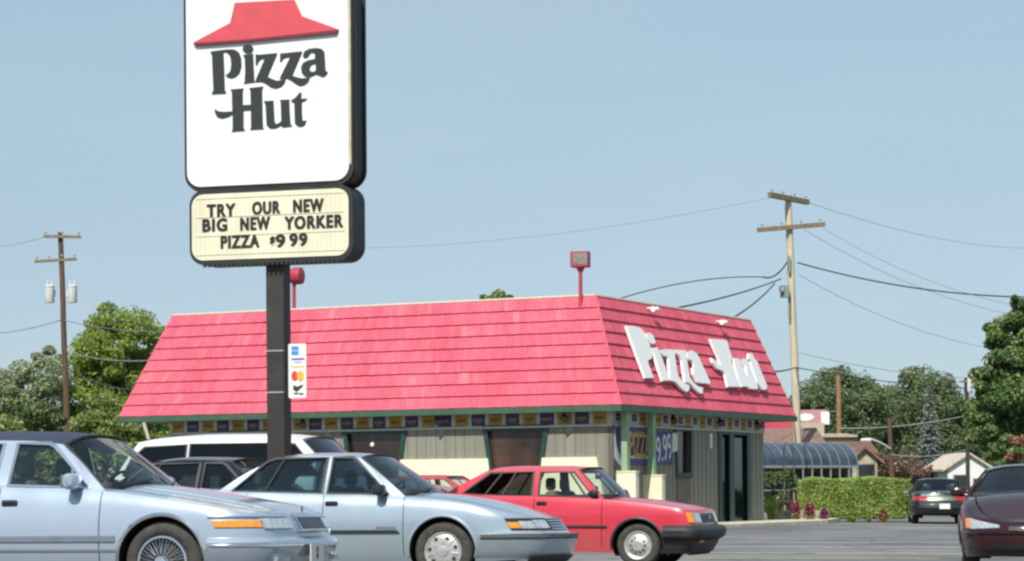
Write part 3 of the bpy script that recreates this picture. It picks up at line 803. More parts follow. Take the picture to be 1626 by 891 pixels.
# cream lower wall in flared pieces between the windows
zc_ = blocal(700, 729, 'x', XW).z
cw = MB()
def edge(p, side, z):   # y of a window edge at height z; side 0 = left in the picture (larger y)
    a0, a1 = p[side], p[3-side]; t = (a0[1]-z)/(a0[1]-a1[1]); return a0[0]+(a1[0]-a0[0])*t
segs = []
pr = sorted(wins, key=lambda p: -p[0][0])
lefts = [(YL, YL+.05)]+[(edge(p, 1, zc_)-.04, edge(p, 1, 0.2)-.04) for p in pr]
rights = [(edge(p, 0, zc_)+.04, edge(p, 0, 0.2)+.04) for p in pr]+[(blocal(949, 722, 'x', XW).y, blocal(957, 745, 'x', XW).y-.25)]
for (lt_, lb), (rt, rb) in zip(lefts, rights):
    flat('x', XW, [(lt_, zc_), (rt, zc_), (rb, -.3), (lb, -.3)], .09, 0, cw)
cw.build('lower_wall', CREAM, bld)
# frieze with coloured squares
PUR = plain('purple panel', (.045, .032, .13), .6, var=.15); GOLD = plain('gold panel', (.36, .215, .03), .6, var=.18); FRZ = plain('pale frieze', (.5, .5, .44), .75, var=.1)
FWH = plain('pale printed band', (.55, .5, .3), .7)
zf1, zf0 = blocal(700, 657, 'x', XW-.03).z, blocal(700, 681, 'x', XW-.03).z
fz = MB(); pw = .40; sp_ = .515
flat('x', XW, [(YW-.03, zf0), (YL, zf0), (YL, zf1), (YW-.03, zf1)], .03, 0, fz)
flat('y', YW, [(XW-.03, zf0), (XR, zf0), (XR, zf1), (XW-.03, zf1)], .03, 0, fz)
flat('x', XW-.03, [(YW, zf0-.02), (YL, zf0-.02), (YL, zf0+.025), (YW, zf0+.025)], .035, 0, fz); flat('y', YW-.03, [(XW, zf0-.02), (XR, zf0-.02), (XR, zf0+.025), (XW, zf0+.025)], .035, 0, fz)
yc0 = blocal(925, 660, 'x', XW).y; rnd = random.Random(3)
for k in range(-2, 30):
    y = yc0+sp_*k
    if not (YW+.2 < y < YL-.2): continue
    pu = k % 2 == 0; z0, z1 = zf0+.05, zf1-.05; z0 += rnd.uniform(-.008, .008)
    flat('x', XW-.03, [(y-pw/2, z0), (y+pw/2, z0), (y+pw/2, z1), (y-pw/2, z1)], .012, 1 if pu else 2, fz)
    zm = (z0+z1)/2
    flat('x', XW-.042, [(y-pw*.34, zm-.035), (y+pw*.34, zm-.045), (y+pw*.36, zm+.035), (y-pw*.32, zm+.045)], .004, 3 if pu else 4, fz)
    if rnd.random() < .7: flat('x', XW-.042, [(y-pw*.2, zm-.085), (y+pw*.2, zm-.09), (y+pw*.2, zm-.07), (y-pw*.2, zm-.065)], .004, 3 if pu else 4, fz)
x = XW+.25; k = 0
while x < XR-.15:
    pu = k % 2 == 0; z0, z1 = (zf0+.13, zf1-.09) if pu else (zf0+.04, zf1-.05)
    hw = .15 if pu else .19
    flat('y', YW-.03, [(x-hw, z0), (x+hw, z0), (x+hw, z1), (x-hw, z1)], .012, 1 if pu else 2, fz)
    zm = (z0+z1)/2; flat('y', YW-.042, [(x-hw*.6, zm-.04), (x+hw*.6, zm-.04), (x+hw*.6, zm+.04), (x-hw*.6, zm+.04)], .004, 3 if pu else 4, fz)
    x += .52; k += 1
fz.build('frieze', [FRZ, PUR, GOLD, plain('gold lettering band', (.22, .16, .06), .7), plain('brown lettering band', (.17, .085, .03), .7)], bld)
# green posts on cream pedestals at the corner
for (px, wpx, zpx) in ((992, 37, 750), (1034, 40, 756)):
    q = blocal(px, 700, 'y', .22)
    zt_ = blocal(px, zpx, 'y', .0).z
    b = MB(); b.box((q.x, q.y-.02, (zt_-.4)/2), (.2, .66, zt_+.4)); b.box((q.x, q.y-.02, zt_+.02), (.23, .69, .04)); b.build('pedestal', CREAM, bld)
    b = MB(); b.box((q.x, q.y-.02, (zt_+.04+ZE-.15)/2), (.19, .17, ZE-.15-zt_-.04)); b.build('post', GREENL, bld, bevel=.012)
# banners on the side wall
def bx(px): return blocal(px, 700, 'y', YW-.05).x
zb1, zb0 = blocal(1010, 680, 'y', YW).z, blocal(1010, 739, 'y', YW).z
BANP = plain('purple banner cloth', (.10, .085, .22), .75, var=.12); WHT = plain('white print', (.68, .68, .70), .7); GLT_ = plain('gold print', (.50, .30, .05), .6)
b1 = MB(); flat('y', YW-.012, [(bx(977), zb0), (bx(1037), zb0), (bx(1037), zb1), (bx(977), zb1)], .012, 0, b1)
x0, x1 = bx(998), bx(1035); zz0, zz1 = blocal(1015, 728, 'y', YW).z, blocal(1015, 690, 'y', YW).z
flat('y', YW-.024, [(x0, zz0), (x1, zz0), (x1, zz1), (x0, zz1)], .006, 1, b1, holes=[[(x0+.07, zz0+.07), (x1-.07, zz0+.07), (x1-.07, zz1-.07), (x0+.07, zz1-.07)]])
flat('y', YW-.024, [(x0+.08, zz0+.08), (x1-.08, zz0+.08), (x1-.08, zz1-.08), (x0+.08, zz1-.08)], .004, 2, b1)
flat('y', YW-.024, [(bx(977), zb0+.2), (bx(984), zb0), (bx(989), zb0), (bx(980), zb0+.5), (bx(977), zb1)], .005, 1, b1)
bo = b1.build('banner', [BANP, WHT, plain('deep purple print', (.05, .035, .12), .7)], bld)
TY = Matrix(((1, 0, 0, 0), (0, 0, -1, 0), (0, 1, 0, 0), (0, 0, 0, 1)))
text_mesh('PIZZA', .95, 'banner_text', GLT_, bo, Matrix.Translation(((x0+x1)/2, YW-.032, (zz0+zz1)/2)) @ TY, sx=.52, offset=.02)
b2 = MB(); flat('y', YW-.012, [(bx(1039), zb0+.03), (bx(1070), zb0+.03), (bx(1070), zb1-.05), (bx(1039), zb1-.05)], .012, 0, b2)
bo = b2.build('banner', plain('blue purple banner cloth', (.085, .075, .2), .75, var=.12), bld)
text_mesh('9.99', 1.0, 'banner_text', WHT, bo, Matrix.Translation(((bx(1042)+bx(1069))/2, YW-.03, (zb0+zb1)/2-.05)) @ TY @ Matrix.Rotation(rad(8), 4, 'Z'), sx=.62, offset=.004)
b3 = MB(); z3 = blocal(1072, 688, 'y', YW).z; z4 = blocal(1072, 719, 'y', YW).z
flat('y', YW-.06, [(bx(1066), z4), (bx(1074), z4+.05), (bx(1074), z3), (bx(1066), z3)], .03, 0, b3); b3.build('notice_board', plain('white notice', (.62, .62, .56), .6), bld)
n4 = MB(); q = blocal(1129, 700, 'y', YW-.02); n4.box((q.x, YW-.02, q.z), (.16, .02, .42)); n4.build('notice', WHT, bld)
# entrance: two dark doors in green frames
dz1 = dr_[0][1]
dd = MB()
for (a, b) in ((da.x+.02, da.x+.32), (da.x+.95, da.x+1.18), (db_.x-.16, db_.x)):
    dd.box(((a+b)/2, YW+.02, dz1/2), (b-a, .12, dz1))
dd.box(((da.x+db_.x)/2, YW+.022, dz1-.06), (db_.x-da.x, .12, .12))
en = dd.build('door_frame', DGREEN, bld)
DG = plain('dark door glass', (.008, .012, .016), .06, spec=.6)
for (a, b) in ((da.x+.34, da.x+.93), (da.x+1.20, db_.x-.18)):
    d = MB(); d.box(((a+b)/2, YW+.06, dz1/2-.1), (b-a, .04, dz1-.2)); do = d.build('door', DG, bld)
    h = MB(); h.tube([(b-.06, YW+.03, .9), (b-.06, YW-.01, .95), (b-.06, YW-.01, 1.25), (b-.06, YW+.03, 1.3)], .015); h.build('door_handle', TRIM, do)
sg_ = MB(); sg_.box((da.x+1.0, YW-.04, dz1/2), (.34, .03, dz1)); sg_.box((db_.x-.14, YW-.04, dz1/2), (.28, .03, dz1)); sg_.build('door_trim', plain('mid green trim', (.03, .085, .06), .5), bld)
# small black flood lamps under the eaves
BLK = plain('black lamp housing', (.012, .012, .013), .5)
for (px, py, face) in ((480, 668, 'x'), (693, 661, 'x'), (895, 655, 'x'), (1068, 656, 'y'), (1142, 659, 'y'), (1201, 664, 'y')):
    q = blocal(px, py, face, .2)
    m = MB(); m.box((q.x, q.y, ZE-.19), (.05, .05, .1)); m.tube([(q.x, q.y, ZE-.22), (q.x-.03, q.y-.03, ZE-.27), (q.x-.10, q.y-.10, ZE-.36)], [.05, .075, .1], 10); m.build('flood_lamp', BLK, bld, smooth=40)
# roof lettering, raised on the sloping side face
LET = plain('white raised letters', (.84, .84, .82), .5, var=.03)
Pn = Vector((0, 0, ZE)); nR = Vector((0, -(ZT-ZE), DY)).normalized()
def on_roof(cx, cy):
    p = BI @ on_plane(980+cx/6.504, 510+cy/6.504, BM @ (Pn+nR*.06), BM.to_3x3() @ nR); return p
ex = Vector((1, 0, 0)); ey = Vector((0, DY, ZT-ZE)).normalized()
glyphs = dict(
 P=[(62,60),(130,66),(195,78),(235,110),(262,160),(290,225),(318,300),(335,350),(325,400),(285,420),(290,450),(345,600),(262,600),(200,440),(130,250)],
 idot=[(265,140),(305,132),(342,165),(368,235),(338,252),(308,240),(280,195)],
 i=[(325,290),(385,285),(430,390),(500,590),(520,625),(440,630),(395,500),(350,350)],
 z=[(410,310),(530,305),(556,325),(570,400),(590,540),(610,600),(660,650),(715,680),(715,720),(690,745),(640,715),(590,660),(560,635),(512,628),(516,560),(500,400),(480,368),(450,375),(425,340)],
 z2=[(562,308),(675,315),(690,400),(706,520),(724,600),(762,655),(810,690),(855,700),(850,760),(820,755),(770,710),(715,650),(672,640),(660,560),(640,420),(610,370),(580,345)],
 a=[(690,350),(712,325),(740,315),(790,345),(820,400),(870,510),(930,640),(925,665),(890,655),(850,655),(800,640),(760,560),(750,500),(770,470),(740,415),(710,410),(697,385)],
 H=[(930,195),(1105,210),(1115,260),(1158,390),(1150,440),(1180,530),(1240,690),(1115,690),(1085,560),(1060,525),(1000,500),(960,440),(940,390),(1000,430),(1040,470),(1020,400),(970,290)],
 u=[(1170,395),(1230,398),(1262,470),(1320,600),(1300,480),(1262,402),(1315,405),(1340,470),(1425,690),(1420,715),(1340,710),(1310,685),(1262,690),(1225,600),(1185,470)],
 t=[(1330,345),(1365,345),(1385,395),(1420,430),(1435,480),(1520,680),(1510,720),(1470,720),(1420,650),(1370,500),(1348,430),(1326,400)])
lets = []
lw = MB()
for nm, pl_ in glyphs.items():
    pts = [on_roof(*p) for p in pl_]; o = pts[0]
    two = [((p-o).dot(ex), (p-o).dot(ey)) for p in pts]
    g = MB(); g.prism(two, lambda a, b, d, o=o: o+ex*a+ey*b+nR*(.025+d), .075)
    g.build('roof_letter', LET, bld)
# small white spotlights on the ridge above the letters
for px, py in ((1040, 491), (1149, 512)):
    q = BI @ on_plane(px, py, BM @ (Pn+nR*.25), BM.to_3x3() @ nR)
    m = MB(); m.tube([q-nR*.25+Vector((0, 0, .12)), q+Vector((0, 0, .05)), q], .025, 6); m.tube([q+Vector((-.13, 0, 0)), q+Vector((-.02, 0, 0))], [.08, .05], 8); m.tube([q+Vector((.13, 0, 0)), q+Vector((.02, 0, 0))], [.08, .05], 8)
    m.build('roof_spotlight', LET, bld, smooth=40)
# red post lamps standing on the flat roof
LRED = plain('red lamp post paint', (.42, .045, .08), .5, var=.1); LGL = plain('grey lamp glass', (.22, .23, .19), .2, var=.3, scale=12)
for px, ptop, pbot, wpx, ang, lab in ((922, 400, 474, 29, -15, 1), (467, 425, 492, 18, 70, 0)):
    p = at(px, pbot, 63.4 if lab else 68.); q = BI @ p; zt_ = (BI @ at(px, ptop, p.y)).z
    h = (ptop-pbot)
    R = Matrix.Rotation(rad(ang)-BA, 3, 'Z')
    m = MB(); m.tube([(q.x, q.y, ZT-.3), (q.x, q.y, zt_-.38)], .055, 8); po = m.build('lamp_post', LRED, bld, smooth=40)
    if lab:
        m = MB(); m.box((q.x, q.y, zt_-.2), (.48, .34, .42), 0, R); hd = m.build('lamp_head', LRED, po, bevel=.02)
        c = Vector((q.x, q.y, zt_-.19))+R @ Vector((.03, -.171, 0)); m = MB(); m.box(c, (.38, .012, .29), 0, R); m.build('lamp_lens', LGL, hd)
        m = MB(); m.tube([(q.x, q.y, zt_-.55), (q.x, q.y, zt_-.41)], [.05, .13], 10); m.build('lamp_neck', LRED, hd)
    else:
        m = MB(); m.tube([Vector((q.x, q.y, zt_-.24))+R @ Vector((0, y_, 0)) for y_ in (-.26, -.24, -.05, .12, .2)], [.17, .24, .25, .19, .05], 14); hd = m.build('lamp_head', LRED, po, smooth=40)
# concrete walk around the building with planter
CONC = plain('pale concrete kerb', (.58, .53, .41), .85, var=.18, scale=4, bump=.2)
wk = MB()
pts = [(-.9, 16.5), (-.9, -.9), (2, -1.05), (12.5, -1.15), (16.0, -.3), (17.5, 1.2), (17.5, 2.6), (12.6, 3.2), (12.6, 16.5)]
wk.prism(pts, lambda a, b, d: Vector((a, b, -.35+d)), .40)
wo = wk.build('sidewalk', CONC, None, bevel=.02); wo.matrix_world = BM; tag(wo, kind='structure')
# ------------------------------------------------------------------ roadside sign
SA = rad(-17); SP = Vector((at(443.5, 700, 29.5).x, 29.5, 0)); SP.z = gz(SP.x, SP.y)
SM = Matrix.Translation(SP) @ Matrix.Rotation(SA, 4, 'Z'); SI = SM.inverted()
# local x along the face, -y towards the viewer
def slocal(px, py, y): return SI @ on_plane(px, py, SM @ Vector((0, y, 0)), SM.to_3x3() @ Vector((0, 1, 0)))
sign = thing('roadside_sign', 'tall roadside pole sign with white logo panel and changeable letter board below', 'sign', mat=SM)
FR = plain('dark weathered sign frame', (.022, .023, .024), .6, var=.35, scale=5); POLE = plain('dark brown steel pole', (.034, .03, .027), .6, var=.3, scale=5, bump=.1)
WPAN = plain('white sign panel', (.80, .80, .77), .4, var=.035, scale=2.5, stretch=(1.5, 1, .35)); CRIM = plain('cream sign edge', (.55, .50, .30), .6, var=.25, scale=5); BOARD = plain('cream letter board', (.76, .72, .54), .5, var=.09, scale=3, stretch=(1, 1, .4))
def rrect(x0, x1, z0, z1, r, n=6):
    out = []
    for cx, cz, a0 in ((x1-r, z1-r, 0), (x0+r, z1-r, 90), (x0+r, z0+r, 180), (x1-r, z0+r, 270)):
        for k in range(n+1):
            a = rad(a0+90*k/n); out.append((cx+math.cos(a)*r, cz+math.sin(a)*r))
    return out
D = .215
fxz = lambda y: (lambda a, b, d: Vector((a, y-d, b)))
zb = slocal(420, 293, -D).z; xl = slocal(297, 200, -D).x; xr = slocal(556, 200, -D).x
zt = zb+2.62; r = .2
m = MB(); m.prism(rrect(xl-.02, xr+.02, zb-.03, zt, r), fxz(D), 2*D-.03); box1 = m.build('logo_cabinet', FR, sign, smooth=30)
m = MB(); m.prism(rrect(xl-.035, xr+.035, zb-.045, zt+.01, r+.01), fxz(-D+.10), .1, 0, holes=[rrect(xl+.02, xr-.03, zb+.02, zt-.05, r-.03)]); m.build('cabinet_rim', FR, box1, smooth=30)
m = MB(); m.prism([(xr-.035, zb+.2), (xr+.012, zb+.2), (xr+.012, zt-.2), (xr-.035, zt-.2)], fxz(-D+.015), .02); m.build('cabinet_edge_strip', CRIM, box1)  # cream strip on the right edge only
for yy in (-D+.10, D-.0):
    m = MB(); m.prism(rrect(xl-.045, xr+.045, zb-.055, zt+.02, r+.02), fxz(yy+.02), .05, 0, holes=[rrect(xl-.0, xr, zb+.0, zt-.03, r)]); m.build('cabinet_band', FR, box1, smooth=30)
m = MB(); m.prism(rrect(xl+.005, xr-.012, zb+.005, zt-.03, r-.02), fxz(-D+.02), .04); face = m.build('logo_panel', WPAN, box1, smooth=30)
LOGO = plain('black logo lettering', (.025, .029, .033), .5, var=.1); HAT = plain('red roof emblem', (.62, .075, .095), .5, var=.06); HATD = plain('painted emblem shade', (.16, .02, .03), .6)
def trace(pts, x0, y0, s): 
    return [(q.x, q.z) for q in (slocal(x0+a/s, y0+b/s, -D-.03) for a, b in pts)]
lg = dict(
 p=[(80,125),(95,120),(150,112),(220,104),(270,102),(300,108),(332,135),(350,185),(352,250),(336,308),(302,343),(265,357),(230,350),(212,328),(228,322),(245,308),(257,285),(262,235),(258,185),(243,145),(215,125),(192,128),(197,220),(200,300),(205,460),(217,490),(90,497),(98,480),(105,460),(98,300),(92,150),(80,135)],
 dot=[(410+math.cos(k*math.pi/9)*47, 98+math.sin(k*math.pi/9)*38) for k in range(18)],
 i=[(366,152),(390,148),(455,140),(459,250),(466,378),(474,390),(372,405),(382,388),(386,300),(382,180)],
 z=[(478,143),(500,150),(668,135),(655,170),(582,345),(625,365),(665,380),(705,375),(742,362),(735,395),(705,430),(655,448),(610,435),(570,405),(530,388),(476,391),(482,365),(560,185),(530,185),(505,205),(487,245),(479,240)],
 zb=[(695,138),(715,137),(888,120),(880,145),(800,335),(838,347),(880,358),(915,357),(955,350),(945,385),(910,415),(870,425),(830,405),(790,375),(755,358),(690,362),(700,340),(785,168),(750,172),(720,185),(702,215),(694,210)],
 u=[(550,560),(635,555),(640,650),(645,745),(660,765),(690,750),(705,735),(700,570),(692,550),(775,545),(778,650),(785,760),(800,780),(720,790),(700,775),(650,800),(605,800),(575,770),(570,680),(565,590)],
 t=[(793,552),(830,530),(870,480),(882,490),(881,540),(930,535),(922,552),(887,565),(886,650),(891,730),(905,735),(925,730),(915,765),(885,785),(850,780),(825,755),(822,650),(820,570),(795,565)],
 H=[(255,457),(370,447),(363,470),(364,595),(435,592),(432,465),(420,445),(545,430),(535,460),(538,650),(542,790),(550,805),(430,812),(438,795),(436,638),(370,642),(370,800),(382,820),(265,828),(275,810),(275,675),(230,700),(180,712),(140,700),(120,665),(115,630),(150,650),(200,655),(272,650),(268,480)])
for nm, pts in lg.items():
    m = MB(); m.prism(trace(pts, 320, 60, 5.567), fxz(-D-.021), .012); m.build('logo_letter', LOGO, face)
ga = [(895,160),(910,120),(950,98),(1010,90),(1060,97),(1085,125),(1090,200),(1095,290),(1115,305),(1095,335),(1065,345),(1035,330),(1010,322),(960,345),(915,340),(885,310),(880,260),(895,225),(940,200),(1000,188),(1005,150),(990,130),(965,130),(945,160),(925,178),(905,175)]
gh = [(1005,225),(970,238),(950,270),(965,300),(1000,300),(1012,280)]
m = MB(); m.prism(trace(ga, 320, 60, 5.567), fxz(-D-.021), .012, 0, holes=[trace(gh, 320, 60, 5.567)]); m.build('logo_letter', LOGO, face)
m = MB(); m.prism(trace([(420,20),(800,-1),(850,105),(1085,190),(1075,208),(500,265),(155,292),(156,274),(390,150)], 270, 0, 4.051), fxz(-D-.021), .03); m.build('roof_emblem', HAT, face)
m = MB(); m.prism(trace([(156,280),(500,256),(1083,194),(1074,216),(500,272),(170,296)], 270, 0, 4.051), fxz(-D-.0215), .04); m.build('emblem_brim_shade', HATD, face)  # darker emblem red paints the shade under the brim
# lower letter board
zb2 = slocal(430, 417, -D).z; zt2 = slocal(430, 297, -D).z; xl2 = slocal(301, 360, -D).x; xr2 = slocal(560, 360, -D).x
m = MB(); m.prism(rrect(xl2, xr2, zb2, zt2, .19), fxz(D), 2*D); box2 = m.build('letter_cabinet', FR, sign, smooth=30)
m = MB(); m.prism(rrect(xl2+.035, xr2-.05, zb2+.055, zt2-.055, .15), fxz(-D+.005), .015); bd = m.build('letter_panel', BOARD, box2, smooth=30)
tk = MB()
hgt = (zt2-zb2-.11)
for k in range(4): z = zb2+.12+k*(hgt-.12)/3; tk.box(((xl2+xr2)/2, -D-.013, z), (xr2-xl2-.2, .006, .008))
for k in range(34): x = xl2+.09+k*(xr2-xl2-.19)/33; tk.box((x, -D-.0112, (zb2+zt2)/2), (.004, .003, hgt-.06))
tk.build('letter_track', plain('letter track cream', (.60, .57, .42), .6), bd)  # tracks are a darker cream than the board
bt = MB()
for k in range(30): bt.box((xl2+.2+k*(xr2-xl2-.4)/29, -D+.0, zb2-.012), (.035, .03, .035))
bt.build('cabinet_vent', FR, box2)
BLT = plain('black changeable letters', (.02, .019, .017), .5)
TX = Matrix(((1, 0, 0, 0), (0, 0, -1, 0), (0, 1, 0, 0), (0, 0, 0, 1)))
# (text, left px, right px, y px): each word set at its own place on the board
for wd, a, b, ya, yb in (('TRY', 330, 374, 335.5, 333), ('OUR', 402, 445, 331, 329), ('NEW', 467, 514, 328, 325), ('BIG', 323, 361, 358, 357), ('NEW', 383, 429, 356, 354), ('YORKER', 453, 545, 354, 351), ('PIZZA', 352, 412, 385, 382), ('$', 430, 437, 383, 382), ('9', 439, 453, 383, 382), ('99', 461, 488, 381, 380)):
    q0, q1 = slocal(a, ya, -D), slocal(b, yb, -D); z = (q0.z+q1.z)/2
    h = .155 if wd != '$' else .105
    o = text_mesh(wd, h/.70, 'board_word', BLT, bd, Matrix.Identity(4), extrude=.002, offset=.0035, spacing=1.18)
    xs = [v.co.x for v in o.data.vertices]; ys = [v.co.y for v in o.data.vertices]
    s_x = (q1.x-q0.x)/(max(xs)-min(xs)); s_y = h/(max(ys)-min(ys))
    cxm, cym = (max(xs)+min(xs))/2, (max(ys)+min(ys))/2
    o.data.transform(Matrix.Translation(((q0.x+q1.x)/2, -D-.018, z)) @ TX @ Matrix.Diagonal((s_x, s_y, 1, 1)) @ Matrix.Translation((-cxm, -cym, 0)))
    bb = bmesh.new(); bb.from_mesh(o.data)     # heavier strokes: a second layer shifted sideways
    for sh in (-1, 1):
        g2 = bmesh.ops.duplicate(bb, geom=[f for f in bb.faces if not f.tag]); nv = [v for v in g2['geom'] if isinstance(v, bmesh.types.BMVert)]
        for q in g2['geom']:
            if isinstance(q, bmesh.types.BMFace): q.tag = True
        bmesh.ops.translate(bb, verts=nv, vec=(sh*.007, -.001*(2+sh), .002*sh))
    bb.to_mesh(o.data); bb.free()
m = MB(); m.box((0, 0, (zb2+.02-.3)/2), (.235, .235, zb2+.3+.02)); m.box((0, 0, .02), (.5, .5, .05)); m.build('pole', POLE, sign, bevel=.012)
m = MB(); m.box((0, 0, (zb+zt2)/2), (.3, .3, abs(zb-zt2)+.1)); m.build('pole_collar', FR, sign)
# payment card plate strapped to the pole
PLW = plain('white card plate', (.76, .76, .73), .5, var=.04); CB = plain('card blue', (.05, .30, .68), .5); CP = plain('card violet', (.10, .07, .35), .5); CY = plain('card yellow', (.75, .45, .05), .5); CR = plain('card red', (.62, .06, .05), .5); CK = plain('card dark', (.05, .035, .03), .5)
c0, c1 = slocal(458, 546, -.16), slocal(487, 632, -.16)
cp = thing('payment_card_plate', 'narrow white plate of coloured card emblems strapped to the sign pole', 'sign', mat=SM @ Matrix.Translation(((c0.x+c1.x)/2, -.16, (c0.z+c1.z)/2)))
wd, ht = c1.x-c0.x, c0.z-c1.z
m = MB(); m.prism(rrect(-wd/2, wd/2, -ht/2, ht/2, .02, 3), fxz(.006), .012); m.build('plate', PLW, cp)
def mark(poly, mt, nm='card_mark', y=-.0065):
    m = MB(); m.prism(poly, fxz(y), .002); m.build(nm, mt, cp)
def rc(x0, x1, z0, z1): return [(x0*wd/2, z0*ht/2), (x1*wd/2, z0*ht/2), (x1*wd/2, z1*ht/2), (x0*wd/2, z1*ht/2)]
mark(rc(-.65, .15, .76, .9), CB); mark(rc(-.65, .15, .58, .73), CB); mark(rc(-.65, .8, .40, .46), CP); mark(rc(-.3, .5, .30, .325), CP); mark(rc(-.62, .75, .13, .17), CY)
for cx, mt, y in ((-.3, CR, -.0065), (.35, CY, -.0088)):
    mark([(cx*wd/2+math.cos(k*math.pi/8)*.045, -.19*ht/2+math.sin(k*math.pi/8)*.062) for k in range(16)], mt, 'card_mark', y)
mark([(-.5*wd/2, -.68*ht/2), (-.1*wd/2, -.78*ht/2), (.6*wd/2, -.58*ht/2), (.62*wd/2, -.5*ht/2), (.0, -.58*ht/2), (-.45*wd/2, -.52*ht/2)], CK); mark(rc(-.4, .1, -.86, -.80), CK); mark(rc(.2, .65, -.88, -.82), CK)
for py in (557, 623):
    m = MB()
    z = slocal(440, py, -.12).z-(c0.z+c1.z)/2; x0 = -(c0.x+c1.x)/2
    m.box((x0, .035, z), (.255, .0, .018)) if False else None
    m.box((x0, .04, z), (.006+.235, .006, .016)); m.box((x0, .16-.121, z), (.25, .012, .018)); m.box((x0+.12, .02, z), (.012, .06, .016))
    m.build('strap', plain('bare metal strap', (.5, .5, .5), .4, .6), cp)
GL = glass('windshield glass', (.74, .82, .8), 1.45)
GLS = glass('car side glass', (.9, .94, .92), 1.4)
GLD = glass('privacy glass', (.05, .06, .08), 1.5)
GLT = glass('tinted car glass', (.36, .42, .44), 1.5)
def car_matrix(x, y, ang):
    # ang: heading of the nose from +X, on the sloping lot
    e = .4
    nx = Vector((2*e, 0, gz(x+e, y)-gz(x-e, y))); ny = Vector((0, 2*e, gz(x, y+e)-gz(x, y-e)))
    up = nx.cross(ny).normalized()
    f = Vector((math.cos(ang), math.sin(ang), 0)); f = (f-up*f.dot(up)).normalized(); l = up.cross(f)
    return Matrix(((f.x, l.x, up.x, x), (f.y, l.y, up.y, y), (f.z, l.z, up.z, gz(x, y)), (0, 0, 0, 1)))
def from_wheel(wc, Y, ang, half):
    # place a car so that the outer face of its right front wheel is seen at pixel wc
    p = at(wc[0], wc[1], Y); l = Vector((-math.sin(ang), math.cos(ang), 0)); return p.x+l.x*half, p.y+l.y*half

# ---- A: big light blue sedan with dark blue vinyl roof
BLUE = paint('light blue metallic paint', (.41, .49, .60), .4, .26, 1.)
VINYL = plain('dark blue vinyl roof', (.035, .04, .075), .6, var=.2, scale=60, bump=.1)
spA = dict(W=1.95, paint=BLUE, mats=mats(lip=CHROME, seat=GREY_SEAT), hub='wire', r=.34, R=.375, rear_axle=-2.65,
    xf=[(.2, .82), (.38, .90), (.6, .88), (.66, .85), (.8, .78)], xr=[(.2, -3.75), (.5, -3.9), (.9, -3.8)],
    zs=[(-3.9, .88), (-3.3, .95), (-2.2, .985), (-1.45, .965), (-.6, .93), (-.05, .865), (.45, .785), (.8, .735), (1.0, .70)],
    zl=[(-3.9, .3), (-3.2, .22), (.5, .2), (.7, .24), (1., .26)], front=(.40, .36, .06), rear=(.4, .3, .06), crown=[(-3.9, .03), (-3.2, .06), (-.5, .075), (.5, .07), (.95, .02)],
    doors=[-1.47, -.545] if False else [-2.4, -1.465, -.545][1:]+[], cowl=-.42, back=-3.1, handles=(-1.36, -2.3), handle_z=.83, wb=.875, wr=.66,
    cabin=((-.53, .925), (-1.0, 1.36), (-2.55, 1.36), (-3.0, .98)), roofz=[(-2.7, 1.41), (-1.9, 1.46), (-1.3, 1.45), (-.95, 1.41)], drop=.095,
    windows=[dict(poly=[(-.67, .955), (-1.41, .98), (-1.41, 1.338), (-1.12, 1.335), (-1.06, 1.31)], trim='chrome', bars=[((-.82, .96), (-.86, 1.12))]),
             dict(poly=[(-1.53, .98), (-2.5, 1.0), (-2.36, 1.32), (-1.53, 1.338)], trim='chrome')],
    glass=GL, glass_side=GLS, roof_mat=VINYL, frame_mat=BLUE, seats=(-1.45, -2.4), mirror=(-.78, 1.005, .2, .135), wbow=.24, shoulder=.02)
aA = rad(-15); xA, yA = from_wheel((259, 895), 19.5, aA, spA['W']/2-.055)
carA, crA, ycA = make_car('light blue sedan with dark vinyl roof and wire wheel covers, nearest at left', 'car', spA, car_matrix(xA, yA, aA))
R_ = carA
# chrome top rail over window, vinyl roof edge
crA.patch('front_bumper', BLUE, R_, -crA.u_of_x(.42, .45), crA.u_of_x(.42, .45), [(.27, .0), (.30, .02), (.41, .03), (.45, .045), (.50, .05), (.53, .03), (.54, .0)], nu=60)
crA.patch('bumper_strip', CHROME, R_, -crA.u_of_x(.44, .45), crA.u_of_x(.44, .45), [(.455, .04), (.465, .054), (.48, .054), (.49, .04)], nu=60)
for sg in (-1, 1):
    z = .6
    crA.patch('turn_signal', AMBER, R_, sg*crA.u_of_x(.80, .64), sg*crA.u_of_x(.46, .64), [(.618, .004), (.624, .014), (.672, .014), (.678, .004)], nu=12)
    crA.patch('headlight', LENS, R_, sg*.40, sg*(crA.u_of_x(.80, .64)-.01), [(.605, .004), (.612, .016), (.69, .016), (.697, .004)], nu=14)
    crA.patch('headlight_trim', CHROME, R_, sg*.38, sg*crA.u_of_x(.44, .64), [(.700, .0), (.703, .014), (.712, .014), (.715, .0)], nu=20)
    crA.patch('fog_light', LENS, R_, sg*.55, sg*.72, [(.335, .03), (.34, .055), (.375, .056), (.38, .03)], nu=4)
    u1 = crA.u_of_x(-.40, .5); u2 = crA.u_of_x(-2.2, .5)
    crA.patch('side_moulding', plain('grey side moulding %d' % sg, (.16, .19, .24), .5), R_, sg*u1, sg*u2, [(.505, .0), (.51, .014), (.555, .016), (.56, .0)], nu=40)
    crA.patch('rocker_trim', CHROME, R_, sg*u1, sg*u2, [(.425, .0), (.428, .008), (.445, .008), (.448, .0)], nu=40)
g = MB()
gx = crA.xf(.64)+crA.fb
crA.patch('grille_frame', CHROME, R_, -.31, .31, [(.575, .01), (.58, .05), (.60, .055), (.70, .045), (.725, .035), (.735, .0)], nu=20)
